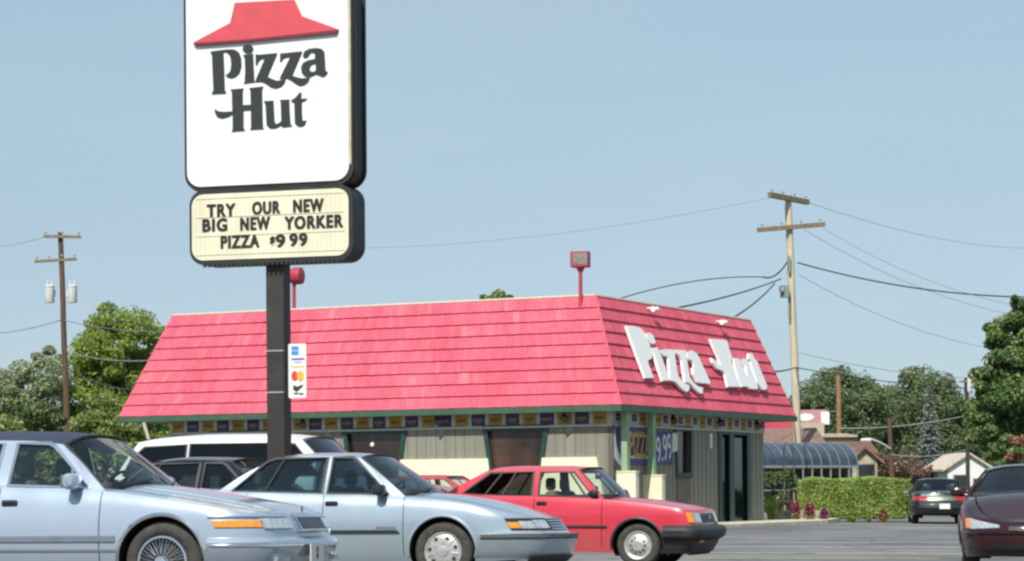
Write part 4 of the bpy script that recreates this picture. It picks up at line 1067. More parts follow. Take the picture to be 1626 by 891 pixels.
for k in range(25):
    u = -.27+.54*k/24
    q = crA.S(u if abs(u) > 1e-6 else 1e-6, .64, .054); q2 = crA.S(u if abs(u) > 1e-6 else 1e-6, .70, .048)
    g.tube([Vector((q.x, q.y, .605)), Vector((q2.x, q2.y, .700))], .006, 5)
g.build('grille', plain('grille grey bars', (.13, .14, .16), .35, .7), R_)
crA.patch('grille_recess', plain('grille recess', (.06, .07, .08), .4, .5), R_, -.28, .28, [(.600, .05), (.602, .058), (.698, .049), (.70, .045)], nu=16)
pl = MB(); px_ = crA.S(1e-6, .38, .07).x
pl.box((px_+.004, -.1, .40), (.008, .31, .16), 0); plo = pl.build('front_plate', PLATE, R_)
for zz, rr_ in ((.43, .034), (.375, .034)):
    e = MB(); e.prism([(0, rr_), (rr_*.8, 0), (0, -rr_), (-rr_*.8, 0)], lambda a, b, d, zz=zz: Vector((px_+.0085+d, a-.1, zz+b)), .003); e.build('plate_emblem', plain('dark red emblem', (.16, .02, .02), .5), plo)
om = MB(); om.box((crA.xf(.72)+crA.fb-.02, 0, .765), (.012, .05, .06)); om.tube([(crA.xf(.72)+.05, 0, .70), (crA.xf(.72)+.05, 0, .745)], .006); om.build('hood_ornament', CHROME, R_)
for sg in (-1, 1):
    hs = MB(); hs.tube([Vector((x, sg*.62*crA.W2, crA.zs(x)+smooth_interp(spA['crown'])(x)*(1-.62**2.4)+.003)) for x in [-.3+1.05*k/12 for k in range(13)]], .006, 5)
    hs.build('hood_crease', BLUE, R_)

# ---- B: light blue rounded sedan
BLUE2 = paint('pale blue paint', (.38, .465, .54), .4, .26, 1.)
spB = dict(W=1.82, paint=BLUE2, mats=mats(seat=GREY_SEAT), hub='seven', r=.322, R=.365, rear_axle=-2.5,
    xf=[(.2, .98), (.32, 1.06), (.5, 1.08), (.52, 1.01), (.7, .88), (.8, .80)], xr=[(.2, -3.5), (.5, -3.62), (1., -3.55)],
    zs=[(-3.6, .90), (-3.2, .96), (-2.5, .985), (-1.4, .95), (-.5, .905), (.0, .865), (.4, .80), (.76, .72), (1.03, .655)],
    zl=[(-3.6, .3), (-3., .22), (.4, .2), (.6, .22), (.95, .24)], front=(.50, .42, .11), rear=(.4, .3, .06), crown=[(-3.6, .03), (-2.6, .05), (-.5, .06), (.5, .055), (.9, .012)],
    doors=[-2.22, -1.335, -.43], cowl=-.36, back=-2.62, handles=(-1.24, -2.1), handle_z=.835, wb=.82, wr=.60,
    cabin=((-.42, .895), (-1.0, 1.34), (-1.95, 1.34), (-2.55, .985)), roofz=[(-2.0, 1.37), (-1.6, 1.40), (-1.25, 1.398), (-.97, 1.37)], drop=.045,
    windows=[dict(poly=[(-.61, .93), (-1.305, .945), (-1.305, 1.338), (-1.09, 1.338), (-1.03, 1.31)], bars=[((-.74, .94), (-.80, 1.10))]),
             dict(poly=[(-1.362, .95), (-2.40, .985), (-2.06, 1.30), (-1.96, 1.334), (-1.362, 1.338)], bars=[((-2.02, .975), (-1.86, 1.33))])],
    glass=GLT, glass_side=glass('blue tinted side glass', (.6, .7, .72), 1.5), seats=(-1.4, -2.2), mirror=(-.68, .975, .19, .12), black_mirror=True, wbow=.24, cbulge=.03)
aB = rad(-15); xB, yB = from_wheel((704, 875), 25.3, aB, spB['W']/2-.055)
carB, crB, _ = make_car('pale blue sedan with black mirror and silver hubcaps, between nearest sedan and red hatchback', 'car', spB, car_matrix(xB, yB, aB))
R_ = carB
crB.patch('front_bumper', BLUE2, R_, -crB.u_of_x(.41, .4), crB.u_of_x(.41, .4), [(.25, .0), (.28, .01), (.33, .02), (.42, .03), (.455, .035), (.50, .03), (.51, .0)], nu=56)
crB.patch('bumper_strip', plain('bumper grey strip', (.10, .105, .11), .5), R_, -crB.u_of_x(.42, .4), crB.u_of_x(.42, .4), [(.465, .03), (.468, .046), (.50, .045), (.505, .02)], nu=56)
crB.patch('bumper_groove', TRIM, R_, -crB.u_of_x(.415, .4), crB.u_of_x(.415, .4), [(.445, .02), (.448, .04), (.460, .04), (.463, .02)], nu=56)
crB.patch('air_dam', TRIM, R_, -.75, .75, [(.19, -.01), (.2, .03), (.26, .04), (.27, .0)], nu=24)
for sg in (-1, 1):
    ua, ub = crB.u_of_x(.80, .6), crB.u_of_x(.70, .6)
    crB.patch('turn_signal', AMBER, R_, sg*ua, sg*ub, [(.56, .003), (.565, .012), (.62, .012), (.628, .003)], nu=5)
    crB.patch('corner_lens', LENS, R_, sg*(ua-.19), sg*(ua-.005), [(.555, .003), (.56, .014), (.635, .014), (.64, .003)], nu=6)
    crB.patch('headlight', LENS, R_, sg*.36, sg*(ua-.20), [(.555, .003), (.56, .016), (.645, .014), (.65, .003)], nu=10)
    crB.patch('headlight_bezel', TRIM, R_, sg*.34, sg*(ub+.005), [(.535, .001), (.538, .006), (.665, .006), (.668, .001)], nu=20)
    u1, u2 = crB.u_of_x(-.41, .5), crB.u_of_x(-2.1, .5)
    crB.patch('side_moulding', TRIM, R_, sg*u1, sg*u2, [(.515, .0), (.52, .018), (.548, .018), (.553, .0)], nu=40)
for k in range(4):
    crB.patch('grille_bar', BLUE2, R_, -.31, .31, [(.545+.028*k, .002), (.548+.028*k, .02), (.558+.028*k, .02), (.561+.028*k, .002)], nu=14)
crB.patch('grille', plain('dark blue grille', (.03, .045, .075), .3, .4), R_, -.33, .33, [(.535, .001), (.538, .007), (.66, .007), (.663, .001)], nu=14)
bd = MB(); bd.box((-.62, -(crB.W2+.004), .578), (.22, .004, .016)); bd.build('door_badge', plain('grey badge', (.3, .33, .36), .4, .6), R_)

# ---- C: red hatchback with black bumper
RED = paint('sun faded red paint', (.58, .026, .056), .0, .3, .7)
spC = dict(W=1.6, paint=RED, mats=mats(lip=TRIM, seat=TAN_SEAT), hub='slots', r=.30, R=.345, rear_axle=-2.38,
    xf=[(.2, .66), (.4, .74), (.56, .74), (.76, .69), (.85, .66)], xr=[(.2, -2.9), (.5, -3.0), (1.02, -2.86)],
    zs=[(-3., .95), (-2.4, .96), (-1.4, .935), (-.5, .905), (.1, .855), (.5, .80), (.75, .765)],
    zl=[(-3., .28), (-2.7, .22), (.3, .2), (.75, .25)], front=(.16, .10, .05), rear=(.2, .16, .04), crown=[(-3., .02), (-2.3, .03), (-.5, .04), (.4, .035), (.7, .012)],
    doors=[-2.2, -1.435, -.49], cowl=-.42, back=-2.8, handles=(-1.33, -2.1), handle_z=.85, wb=.735, wr=.60,
    cabin=((-.47, .90), (-.86, 1.295), (-2.12, 1.305), (-2.72, .97)), roofz=[(-2.2, 1.33), (-1.7, 1.362), (-1.2, 1.362), (-.83, 1.335)], drop=.04,
    wf=[(.1, .92), (.25, .96), (.5, 1.), (.66, 1.0), (.9, .965), (1.05, .95), (1.25, .93)],
    windows=[dict(poly=[(-.62, .935), (-1.39, .955), (-1.39, 1.275), (-.92, 1.275)], bars=[((-.72, .94), (-.98, 1.272))]),
             dict(poly=[(-1.48, .957), (-2.2, .967), (-2.47, .985), (-2.10, 1.265), (-1.48, 1.28)], bars=[((-2.14, .97), (-1.92, 1.275)), ((-1.9, .965), (-1.73, 1.275))])],
    glass=GL, glass_side=GLS, seats=(-1.3,), mirror=(-.6, .99, .05, .1), black_mirror=True, wbow=.16, seat_mat=TAN_SEAT, shoulder=.02, wheel_in=.06)
aC = rad(-18); xC, yC = from_wheel((1013, 865), 31.7, aC, spC['W']/2-.06)
carC, crC, _ = make_car('faded red hatchback with big black front bumper parked in front of the restaurant', 'car', spC, car_matrix(xC, yC, aC))
R_ = carC
BUMP = plain('weathered black bumper', (.028, .03, .031), .62, var=.3, scale=8)
crC.patch('front_bumper', BUMP, R_, -crC.u_of_x(.37, .45), crC.u_of_x(.37, .45), [(.37, .0), (.38, .06), (.42, .11), (.50, .125), (.53, .11), (.56, .07), (.57, .0)], nu=44)
crC.patch('front_valance', TRIM, R_, -crC.u_of_x(.36, .3), crC.u_of_x(.36, .3), [(.19, -.02), (.2, .02), (.37, .04), (.375, .0)], nu=36)
for sg in (-1, 1):
    crC.patch('headlight', LENS, R_, sg*.40, sg*.60, [(.60, .003), (.606, .018), (.725, .012), (.73, .003)], nu=6)
    crC.patch('turn_signal', AMBER, R_, sg*.61, sg*.79, [(.60, .003), (.606, .014), (.735, .01), (.74, .003)], nu=7)
    crC.patch('side_moulding', TRIM, R_, sg*crC.u_of_x(-.41, .54), sg*crC.u_of_x(-1.98, .54), [(.525, .0), (.53, .016), (.555, .016), (.56, .0)], nu=36)
    crC.patch('bumper_signal', AMBER, R_, sg*.42, sg*.56, [(.335, .04), (.34, .056), (.365, .056), (.37, .04)], nu=4)
crC.patch('grille', TRIM, R_, -.39, .39, [(.60, .002), (.605, .01), (.715, .006), (.72, .002)], nu=14)
for k in range(3): crC.patch('grille_bar', plain('grille dark grey %d' % k, (.05, .053, .055), .4), R_, -.38, .38, [(.618+.032*k, .004), (.62+.032*k, .017), (.63+.032*k, .017), (.632+.032*k, .004)], nu=14)
e = MB(); q = crC.S(1e-6, .668, .02); e.box((q.x+.003, 0, .668), (.008, .13, .035)); e.build('grille_emblem', CHROME, R_)
crC.patch('underbody_lip', BUMP, R_, -.6, .6, [(.17, -.05), (.175, -.01), (.2, 0.01), (.205, -.02)], nu=12)

# ---- far red car, seen between the pale blue sedan and the red hatchback
spD = dict(spC); spD['paint'] = paint('red paint far', (.45, .03, .035), .0, .4, .4)
carD, crD, _ = make_car('low red car parked behind the red hatchback, only its roof and windows in view', 'car', spD, car_matrix(-3.2, 52.5, rad(160)))
crD.patch('front_bumper', BUMP, carD, -crD.u_of_x(.37, .45), crD.u_of_x(.37, .45), [(.37, .0), (.38, .06), (.42, .11), (.50, .125), (.53, .11), (.57, .0)], nu=30)

# ---- white SUV behind the pole
WHITE = paint('white car paint', (.74, .75, .76), .0, .35, .5)
spS = dict(W=1.9, paint=WHITE, mats=mats(), hub='seven', r=.37, R=.43, rear_axle=-2.75,
    xf=[(.25, .86), (.5, .95), (.8, .93), (1., .86)], xr=[(.3, -3.95), (.6, -4.08), (1.2, -4.0)],
    zs=[(-4.1, 1.22), (-2., 1.24), (-.6, 1.2), (.2, 1.12), (.9, 1.02)], zl=[(-4.1, .36), (.9, .36)], front=(.4, .36, .08), rear=(.25, .16, .05), crown=[(-3.6, .03), (-.5, .05), (.8, .02)],
    doors=[-2.3, -1.4, -.5], cowl=-.5, back=-3.9, handles=(-1.3, -2.2), handle_z=1.1, wb=.89, wr=.72, wf=[(.2, .95), (.5, 1.), (.9, 1.), (1.25, .965), (1.5, .94)],
    cabin=((-.62, 1.20), (-1.18, 1.75), (-3.66, 1.75), (-3.98, 1.22)), roofz=[(-3.75, 1.79), (-3.2, 1.845), (-2.6, 1.87), (-1.7, 1.865), (-1.15, 1.805)], drop=.05,
    windows=[dict(poly=[(-.86, 1.25), (-1.40, 1.26), (-1.40, 1.71), (-1.27, 1.70)]), dict(poly=[(-1.45, 1.26), (-2.86, 1.27), (-2.86, 1.72), (-1.45, 1.72)], glass=GLD),
             dict(poly=[(-2.91, 1.27), (-3.86, 1.27), (-3.74, 1.52), (-3.56, 1.68), (-2.91, 1.71)], glass=GLD)],
    glass=GLT, glass_side=GLD, seats=(-1.5, -2.5), mirror=(-.75, 1.3, .2, .16), wbow=.16)
aS = rad(-15); pS = at(553, 690, 34.4)
carS, crS, _ = make_car('white sport utility wagon with black side windows behind the sign pole', 'suv', spS, car_matrix(pS.x+.72, pS.y-.25, aS))
crS.patch('front_bumper', TRIM, carS, -1.3, 1.3, [(.42, .0), (.45, .08), (.6, .09), (.65, .0)], nu=30)
for sg in (-1, 1): crS.patch('headlight', LENS, carS, sg*.45, sg*.8, [(.74, .0), (.75, .015), (.9, .015), (.91, .0)], nu=8)

# ---- dark sedan between the two blue cars
NAVY = paint('dark navy paint', (.006, .008, .018), .0, .12, .3, dirt=.0)
spN = dict(spB); spN.update(paint=NAVY, W=1.76, glass=GLT, glass_side=GLT, seat_mat=plain('pale seat cloth', (.42, .42, .38), .9))
spN['roofz'] = [(-2.0, 1.385), (-1.6, 1.42), (-1.2, 1.41), (-.9, 1.38)]
pN = at(330, 735, 28.6)
carN, crN, _ = make_car('dark navy sedan with pale seats half hidden behind the nearest blue hood', 'car', spN, car_matrix(pN.x+1.45, pN.y-.2, rad(-15)))

# ---- maroon car facing the camera at right
MAR = paint('maroon metallic paint', (.030, .003, .007), .15, .14, .6, dirt=.01)
spM = dict(W=1.85, paint=MAR, mats=mats(seat=GREY_SEAT), hub='seven', r=.32, R=.36, rear_axle=-2.7,
    xf=[(.18, .80), (.3, .90), (.5, .92), (.62, .86), (.75, .70), (.85, .6)], xr=[(.2, -3.6), (.6, -3.8), (1., -3.65)],
    zs=[(-3.8, .9), (-3., .98), (-1.4, .96), (-.5, .94), (.0, .90), (.4, .83), (.7, .72), (.95, .62)],
    zl=[(-3.8, .3), (.5, .19), (.9, .2)], front=(.5, .40, .15), rear=(.5, .4, .1), crown=[(-3.8, .03), (-3., .06), (-.5, .09), (.4, .08), (.9, .01)],
    doors=[-2.35, -1.4, -.42], cowl=-.4, back=-3., handles=(-1.3, -2.2), handle_z=.85, wb=.84, wr=.58,
    cabin=((-.45, .925), (-1.12, 1.35), (-2.25, 1.35), (-2.95, .97)), roofz=[(-2.35, 1.375), (-1.8, 1.42), (-1.4, 1.415), (-1.08, 1.37)], drop=.07, roofbow=.12,
    windows=[dict(poly=[(-.66, .965), (-1.36, .98), (-1.36, 1.29), (-1.2, 1.285), (-1.05, 1.24)]), dict(poly=[(-1.43, .98), (-2.35, 1.0), (-2.2, 1.2), (-2.02, 1.28), (-1.43, 1.295)])],
    glass=GL, glass_side=GLS, seats=(-1.4, -2.3), mirror=(-.62, 1.0, .2, .13), wbow=.34, shoulder=.05)
aM = rad(-90-10.5); pM = at(1645, 777, 29.7)
spM['roofz'] = [(-2.35, 1.335), (-1.8, 1.375), (-1.4, 1.37), (-1.08, 1.335)]
carM, crM, _ = make_car('dark maroon sedan facing the camera at the right edge of the lot', 'car', spM, car_matrix(pM.x, pM.y+.1, aM))
R_ = carM
for sg in (-1, 1):
    crM.patch('headlight', LENS, R_, sg*.46, sg*.88, [(.53, .003), (.535, .012), (.645, .008), (.665, .002)], nu=12, taper=(.25, 1.0, .555))
    crM.patch('turn_signal', AMBER, R_, sg*.885, sg*1.0, [(.545, .003), (.55, .01), (.655, .008), (.665, .002)], nu=6)
crM.patch('grille', plain('black oval grille', (.012, .012, .013), .4), R_, -.34, .34, [(.505, .001), (.512, .012), (.55, .014), (.585, .012), (.592, .001)], nu=20)
crM.patch('grille_bar', CHROME, R_, -.26, .26, [(.538, .008), (.542, .024), (.560, .024), (.564, .008)], nu=18, endfade=True)
crM.patch('lower_intake', plain('black intake', (.01, .01, .011), .5), R_, -.62, .62, [(.285, .001), (.29, .012), (.345, .012), (.35, .001)], nu=24)
crM.patch('bumper_crease', MAR, R_, -1.1, 1.1, [(.46, .0), (.475, .018), (.49, .018), (.505, .0)], nu=40)

# ---- dark green sedan seen from behind, far right
GRN = paint('dark green metallic paint', (.01, .02, .017), .25, .25, .8, dirt=.02)
spG = dict(spB); spG.update(W=1.75, paint=GRN, glass=GLT, glass_side=GLT, black_mirror=False, rear=(.35, .3, .08))
spG['xr'] = [(.25, -3.5), (.5, -3.62), (.7, -3.58), (.98, -3.48)]
spG['zs'] = [(-3.6, .93), (-3.2, .97), (-2.5, .985), (-1.4, .95), (-.5, .905), (.0, .865), (.4, .80), (.72, .72), (.95, .655)]
pG = at(1512, 777, 72.5)
carG, crG, _ = make_car('dark green sedan seen from behind beside the hedge, with red tail lamps and white plate', 'car', spG, car_matrix(pG.x+.1, pG.y+3.6, rad(90-7)))
R_ = carG
crG.patch('rear_bumper', GRN, R_, -1.3, 1.3, [(.30, .0), (.33, .05), (.50, .07), (.58, .06), (.6, .0)], rear=True, nu=40)
for sg in (-1, 1): crG.patch('tail_lamp', REDL, R_, sg*.42, sg*.98, [(.70, .003), (.71, .018), (.83, .014), (.84, .003)], rear=True, nu=14)
crG.patch('trunk_trim', plain('grey green trunk panel', (.12, .14, .12), .35, .5), R_, -.41, .41, [(.70, .002), (.71, .012), (.85, .01), (.86, .002)], rear=True, nu=14)
g = MB(); q = crG.S(1e-6, .56, .075, True); g.box((q.x-.01, -.1, .54), (.008, .32, .16)); g.build('license_plate', PLATE, R_)
# ------------------------------------------------------------------ utility poles and wires
WOODL = plain('pale weathered pole', (.55, .48, .35), .9, var=.2, scale=3, stretch=(4, 4, .4), bump=.3); WOODD = plain('brown creosote pole', (.12, .068, .045), .9, var=.3, scale=3, stretch=(4, 4, .4), bump=.3)
ARM = plain('weathered crossarm', (.24, .18, .115), .9, var=.25); INS = plain('grey insulator', (.35, .36, .36), .4); TRN = plain('pale grey transformer', (.62, .63, .62), .5, var=.08); CAB = plain('black cable', (.03, .032, .035), .7); CABL = plain('mid grey wire', (.18, .2, .22), .7); BOXG = plain('green grey meter box', (.2, .25, .2), .6)  # grey wire is paler than the black cable
def pole(name, label, base_px, top_px, Y, w0, w1, mat, zb=-.3):
    t = at(*top_px, Y); b = at(*base_px, Y); d = (t-b)/(t.z-b.z); b0 = b-d*(b.z-zb)
    th = thing(name, label, 'utility pole', loc=b0); k = 10
    m = MB(); m.tube([(t-b0)*i/k+Vector((math.sin(i*1.7)*.01, 0, 0)) for i in range(k+1)], [w0+(w1-w0)*i/k for i in range(k+1)], 12); m.build('shaft', mat, th, smooth=50)
    return th, b0
def arm(th, b0, Y, pa, pb, dy, sz, braces=True, pins=3):
    a, b = at(*pa, Y-dy)-b0, at(*pb, Y+dy)-b0
    m = MB(); ang = (b-a); R = Vector((1, 0, 0)).rotation_difference(ang.normalized()).to_matrix(); m.box((a+b)/2+Vector((0, -.18, 0)), (ang.length, sz*.8, sz), 0, R); ao = m.build('crossarm', ARM, th)
    n = MB()
    for i in range(pins):
        q = a+(b-a)*(.06+.88*i/(pins-1))+Vector((0, -.18, sz/2)); n.lathe([(.02, 0), (.02, .08), (.05, .09), (.06, .14), (.03, .19), (0, .2)], q, Vector((0, 0, 1)), 8)
    n.build('insulator', INS, ao)
    return a, b
pR, b0 = pole('utility_pole', 'pale tall utility pole with two crossarms behind the restaurant', (1266, 690), (1251, 309), 104, .19, .15, WOODL)
arm(pR, b0, 104, (1221, 310), (1282, 322), 1.4, .22, pins=4); arm(pR, b0, 104, (1203, 366), (1308, 357), .8, .19, pins=4)
m = MB(); q = at(1246, 463, 103.6)-b0; m.box(q, (.36, .3, .52)); m.box(q+Vector((.2, .1, -.6)), (.08, .08, 1.1)); m.box(q+Vector((.22, .1, 1.2)), (.1, .1, .7)); m.build('meter_box', BOXG, pR)
m = MB(); q = at(1240, 459, 103.3)-b0; m.box(q, (.22, .04, .2)); m.build('meter_dial', INS, pR)
pL, b1 = pole('utility_pole', 'brown utility pole with two white transformers at left', (107, 690), (96, 369), 112, .16, .12, WOODD)
arm(pL, b1, 112, (70, 376), (130, 377), .2, .13, pins=3); arm(pL, b1, 112, (56, 416), (123, 412), .3, .13, pins=4)
for px in (79, 115):
    q = at(px, 481, 111.7)-b1; m = MB(); m.lathe([(.0, 0), (.2, .01), (.22, .05), (.22, .72), (.24, .74), (.24, .78), (.1, .84), (0, .85)], q, Vector((0, 0, 1)), 20)
    for dx in (-.1, .1): m.lathe([(.03, .8), (.04, .9), (.03, .92), (.04, 1.0), (0, 1.05)], q+Vector((dx, 0, 0)), Vector((0, 0, 1)), 8)
    m.box(q+Vector((.16 if px < 97 else -.2, .1, .45)), (.2, .08, .3)); m.build('transformer', TRN, pL, smooth=40)
p3, b2 = pole('utility_pole', 'short bare brown pole rising in front of the dome shaped trees', (1333, 705), (1331, 594), 128, .15, .13, plain('orange brown pole', (.26, .16, .085), .9, var=.25))
p4, b3 = pole('street_lamp', 'wooden pole carrying a curved silver street lamp arm', (1417, 775), (1412, 664), 122, .14, .11, WOODD); p4['category'] = 'street lamp'
m = MB(); pts = [at(px, py, 121.8)-b3 for px, py in ((1414, 713), (1405, 707), (1393, 701), (1384, 698), (1374, 697))]; m.tube(pts, [.05, .06, .07, .08, .06], 8); m.build('lamp_arm', INS, p4, smooth=50)
m = MB(); q = at(1375, 699, 121.8)-b3; m.rbox(q, (.55, .26, .18), .07); m.build('lamp_head', TRN, p4, smooth=50)
p5, b4 = pole('utility_pole', 'thin dark utility pole beside the big tree at right', (1538, 800), (1534, 600), 118, .11, .09, plain('dark pole', (.05, .045, .04), .9))
m = MB(); q = at(1540, 622, 117.8)-b4; m.lathe([(0, 0), (.13, .02), (.13, .75), (0, .8)], q, Vector((0, 0, 1)), 12); m.build('transformer', TRN, p5, smooth=50); m = MB(); q = at(1536, 606, 117.9)-b4; m.box(q, (.8, .1, .1)); m.build('crossarm', ARM, p5)
def wire(label, a, b, sag, r=.02, mat=CAB, group=None):
    A, B = at(*a), at(*b); n = 18; pts = [A.lerp(B, k/n)-Vector((0, 0, 4*sag*(k/n)*(1-k/n))) for k in range(n+1)]
    m = MB(); m.tube([p-A for p in pts], r, 5); o = m.build('power_line', mat, None, loc=A); return tag(o, label, 'cable', group)
wire('thick black cable from the pale pole sloping down to the right tree', (1266, 417, 103.8), (1640, 472, 103), .35, .032)
wire('black cable from the pale pole down to the restaurant roof, left of the steeper one', (1240, 443, 103.8), (1075, 489, 74), .1, .03)
wire('steep black cable from the pale pole to the far end of the red roof', (1230, 450, 103.8), (1167, 503, 76), .1, .03)
wire('drooping upper cable from the pale pole leaving behind the roof ridge', (1250, 416, 103.8), (1212, 440, 102), .25, .035)
wire('long upper cable from the pole bend down behind the roof lamp', (1214, 440, 102), (985, 474, 90), -.25, .022)
for i, (a, b, lab) in enumerate((((1284, 322, 103.6), (1640, 394, 150), 'faint wire from the top crossarm running right across the open sky'),
     ((1306, 362, 103.6), (1640, 490, 100), 'faint wire from the right end of the lower crossarm to the right tree'),
     ((1276, 364, 103.6), (1610, 500, 112), 'faint wire from the middle of the lower crossarm toward the right tree'),
     ((1268, 436, 103.8), (1590, 556, 116), 'faint low wire falling from the pale pole to the tree edge'))):
    wire(lab, a, b, .5, .011, CABL)
wire('dark cable crossing just above the dome shaped trees', (1266, 584, 103.8), (1536, 616, 118), .15, .022)
wire('thin wire above the dome trees, higher than the dark cable', (1268, 560, 103.8), (1536, 600, 118), .2, .012, CABL)
wire('pale cable low in front of the dome trees from the short brown pole', (1334, 680, 127.8), (1536, 660, 118), .2, .03, INS)
wire('short dark cable from behind the roof corner to the pale pole', (1225, 590, 80), (1264, 583, 103.8), .05, .03)
wire('dark cable right of the thin pole entering the big tree', (1536, 614, 118), (1660, 620, 110), .1, .02)
wire('lowest pale wire ending at the street lamp pole', (1416, 722, 121.8), (1536, 714, 118), .2, .022, INS)
wire('faint wire from the left pole top leaving the left edge', (78, 374, 112), (-40, 392, 150), .2, .012, CABL)
wire('grey wire from the left pole crossing left over the willow', (98, 508, 112), (-40, 530, 140), .2, .02, CABL)
wire('dark cable low on the left pole crossing left through the willow', (104, 583, 112), (-40, 590, 140), .2, .025)
wire('dark cable from the left pole down toward the red roof edge', (106, 584, 112), (215, 620, 80), .2, .03)
wire('pale wire from the left pole across the bright green tree', (104, 556, 112), (245, 572, 85), .2, .018, INS)
wire('grey wire from the left pole across the top of the bright tree', (100, 508, 112), (270, 527, 85), .15, .018, CABL)
wire('faint long wire in the sky between the sign and the roof lamp', (560, 394, 130), (1224, 314, 104), .5, .008, CABL)
# ------------------------------------------------------------------ vegetation
def leaf_quads(mb, c, r3, n, size, rnd, shell=.55, droop=0, mi=0, clumps=None):
    c = Vector(c)
    for _ in range(n):
        while True:
            d = Vector((rnd.uniform(-1, 1), rnd.uniform(-1, 1), rnd.uniform(-1, 1)))
            if .02 < d.length < 1: break
        d.normalize(); rr = shell+(1-shell)*rnd.random()**.6
        p = c+Vector((d.x*r3[0]*rr, d.y*r3[1]*rr, d.z*r3[2]*rr))
        nrm = (d*.7+Vector((rnd.uniform(-1, 1), rnd.uniform(-1, 1), rnd.uniform(-.4, 1)))).normalized()
        a = nrm.orthogonal().normalized(); a = (Matrix.Rotation(rnd.uniform(0, 6.28), 3, nrm) @ a); b = nrm.cross(a)
        s = size*rnd.uniform(.55, 1.25)
        if droop: a = (a*.3+Vector((0, 0, -1))).normalized(); b = nrm.cross(a).normalized(); s1, s2 = s*1.8, s*.35
        else: s1, s2 = s, s*.6
        k = rnd.uniform(.1, .35)
        mb.add([p-a*s1, p-b*s2+nrm*s*k, p+a*s1, p+b*s2+nrm*s*k], [(0, 1, 2, 3)], mi)
def tree(name, label, base, crown, clumps, leaf, size, mats_, seed, trunk_r=.25, group=None, per=260, droop=0, core=True, clump_r=(.16, .3), cat='tree'):
    """crown: list of (centre offset, radii) ellipsoids; clumps scattered through them carry leaf faces"""
    rnd = random.Random(seed); th = thing(name, label, cat, loc=base, group=group)
    lm, bark = mats_
    cr = MB(); cm = MB(); tips = []
    for (c, r) in crown:
        c = Vector(c); nC = max(4, int(clumps*r[0]*r[2]))
        for i in range(nC):
            while True:
                d = Vector((rnd.uniform(-1, 1), rnd.uniform(-1, 1), rnd.uniform(-1, 1)))
                if .1 < d.length < 1: break
            d.normalize(); q = .45+.55*rnd.random()**.5
            p = c+Vector((d.x*r[0]*q, d.y*r[1]*q, d.z*r[2]*q)); R = min(r)*rnd.uniform(*clump_r)
            leaf_quads(cr, p, (R*1.15, R*1.15, R*.85), int(per*rnd.uniform(.7, 1.2)), size, rnd, .35, droop)
            if i % 4 == 0: tips.append(p)
    tops = Vector(crown[0][0])
    tr = MB(); h = tops.z
    tr.tube([(0, 0, -.4), (.03, .02, h*.25), (-.05, 0, h*.55), (tops.x*.7, tops.y*.7, h*.85), (tops.x, tops.y, h)], [trunk_r*1.25, trunk_r, trunk_r*.85, trunk_r*.6, trunk_r*.3], 9); tr.build('trunk', bark, th, smooth=50)
    lb = MB()
    for p in tips[:14]:
        s = Vector((tops.x*.5, tops.y*.5, h*rnd.uniform(.35, .7))); md = s.lerp(p, .5)+Vector((0, 0, .2)); lb.tube([s, md, p], [trunk_r*.45, trunk_r*.28, trunk_r*.08], 6)
    if lb.f: lb.build('limb', bark, th, smooth=50)
    cr.build('crown', lm, th, recalc=False)
    return th
BARK = plain('grey brown bark', (.09, .07, .05), .95, var=.3, stretch=(3, 3, .5), bump=.4)
LB = leafmat('bright green leaves', (0.101, 0.143, 0.030), (0.290, 0.385, 0.068), (0.540, 0.608, 0.149), .5)
LW = leafmat('grey green willow leaves', (0.158, 0.202, 0.108), (0.288, 0.342, 0.192), (0.480, 0.528, 0.324), .35)
LD = leafmat('dark green leaves', (0.05, 0.07, 0.03), (0.12, 0.17, 0.055), (0.24, 0.29, 0.1), .3)
LF = leafmat('dark green leaves with painted haze', (0.085, 0.12, 0.06), (0.15, 0.2, 0.09), (0.24, 0.29, 0.14), .3, .5)  # paler, greyer greens paint the distance haze into the leaf colour
LM = leafmat('mid green leaves', (0.112, 0.158, 0.045), (0.225, 0.294, 0.075), (0.400, 0.463, 0.150), .35)  # dark and mid tones lifted, some distance haze put into the colour
LO = leafmat('oak leaves', (0.051, 0.119, 0.034), (0.112, 0.184, 0.052), (0.332, 0.403, 0.126), .3, .7)
LS = leafmat('blue spruce needles', (0.111, 0.132, 0.119), (0.204, 0.234, 0.212), (0.306, 0.340, 0.306), .2)
LP = leafmat('purple shrub leaves', (0.074, 0.049, 0.041), (0.184, 0.118, 0.091), (0.342, 0.237, 0.158), .3)
LH = leafmat('clipped hedge leaves', (0.117, 0.179, 0.044), (0.351, 0.468, 0.111), (0.585, 0.702, 0.234), .35, 1.6)
LR = leafmat('rusty leaves', (0.105, 0.052, 0.026), (0.315, 0.158, 0.079), (0.525, 0.298, 0.158), .35)
def gbase(px, Y): q = at(px, 777, Y); return Vector((q.x, Y, gz(q.x, Y)-.03))
def ct(px, py, Y, base): return at(px, py, Y)-base
def blob(px, py, rx, rz, Y, base, dy=0): 
    s = Y/F; c = at(px, py, Y)-base; return ((c.x, c.y+dy, c.z), (rx*s, rx*s*.9, rz*s))
b = gbase(190, 120)
tree('broadleaf_tree', 'bright green full tree between the left utility pole and the red roof', b, [blob(185, 570, 72, 80, 120, b), blob(175, 530, 42, 44, 120, b, -.3), blob(240, 560, 42, 58, 122, b, .5), blob(150, 625, 50, 70, 119, b), blob(215, 640, 60, 70, 121, b)], 8, 0, .105, (LB, BARK), 1, .2, per=330, clump_r=(.2, .45))
b = gbase(48, 116)
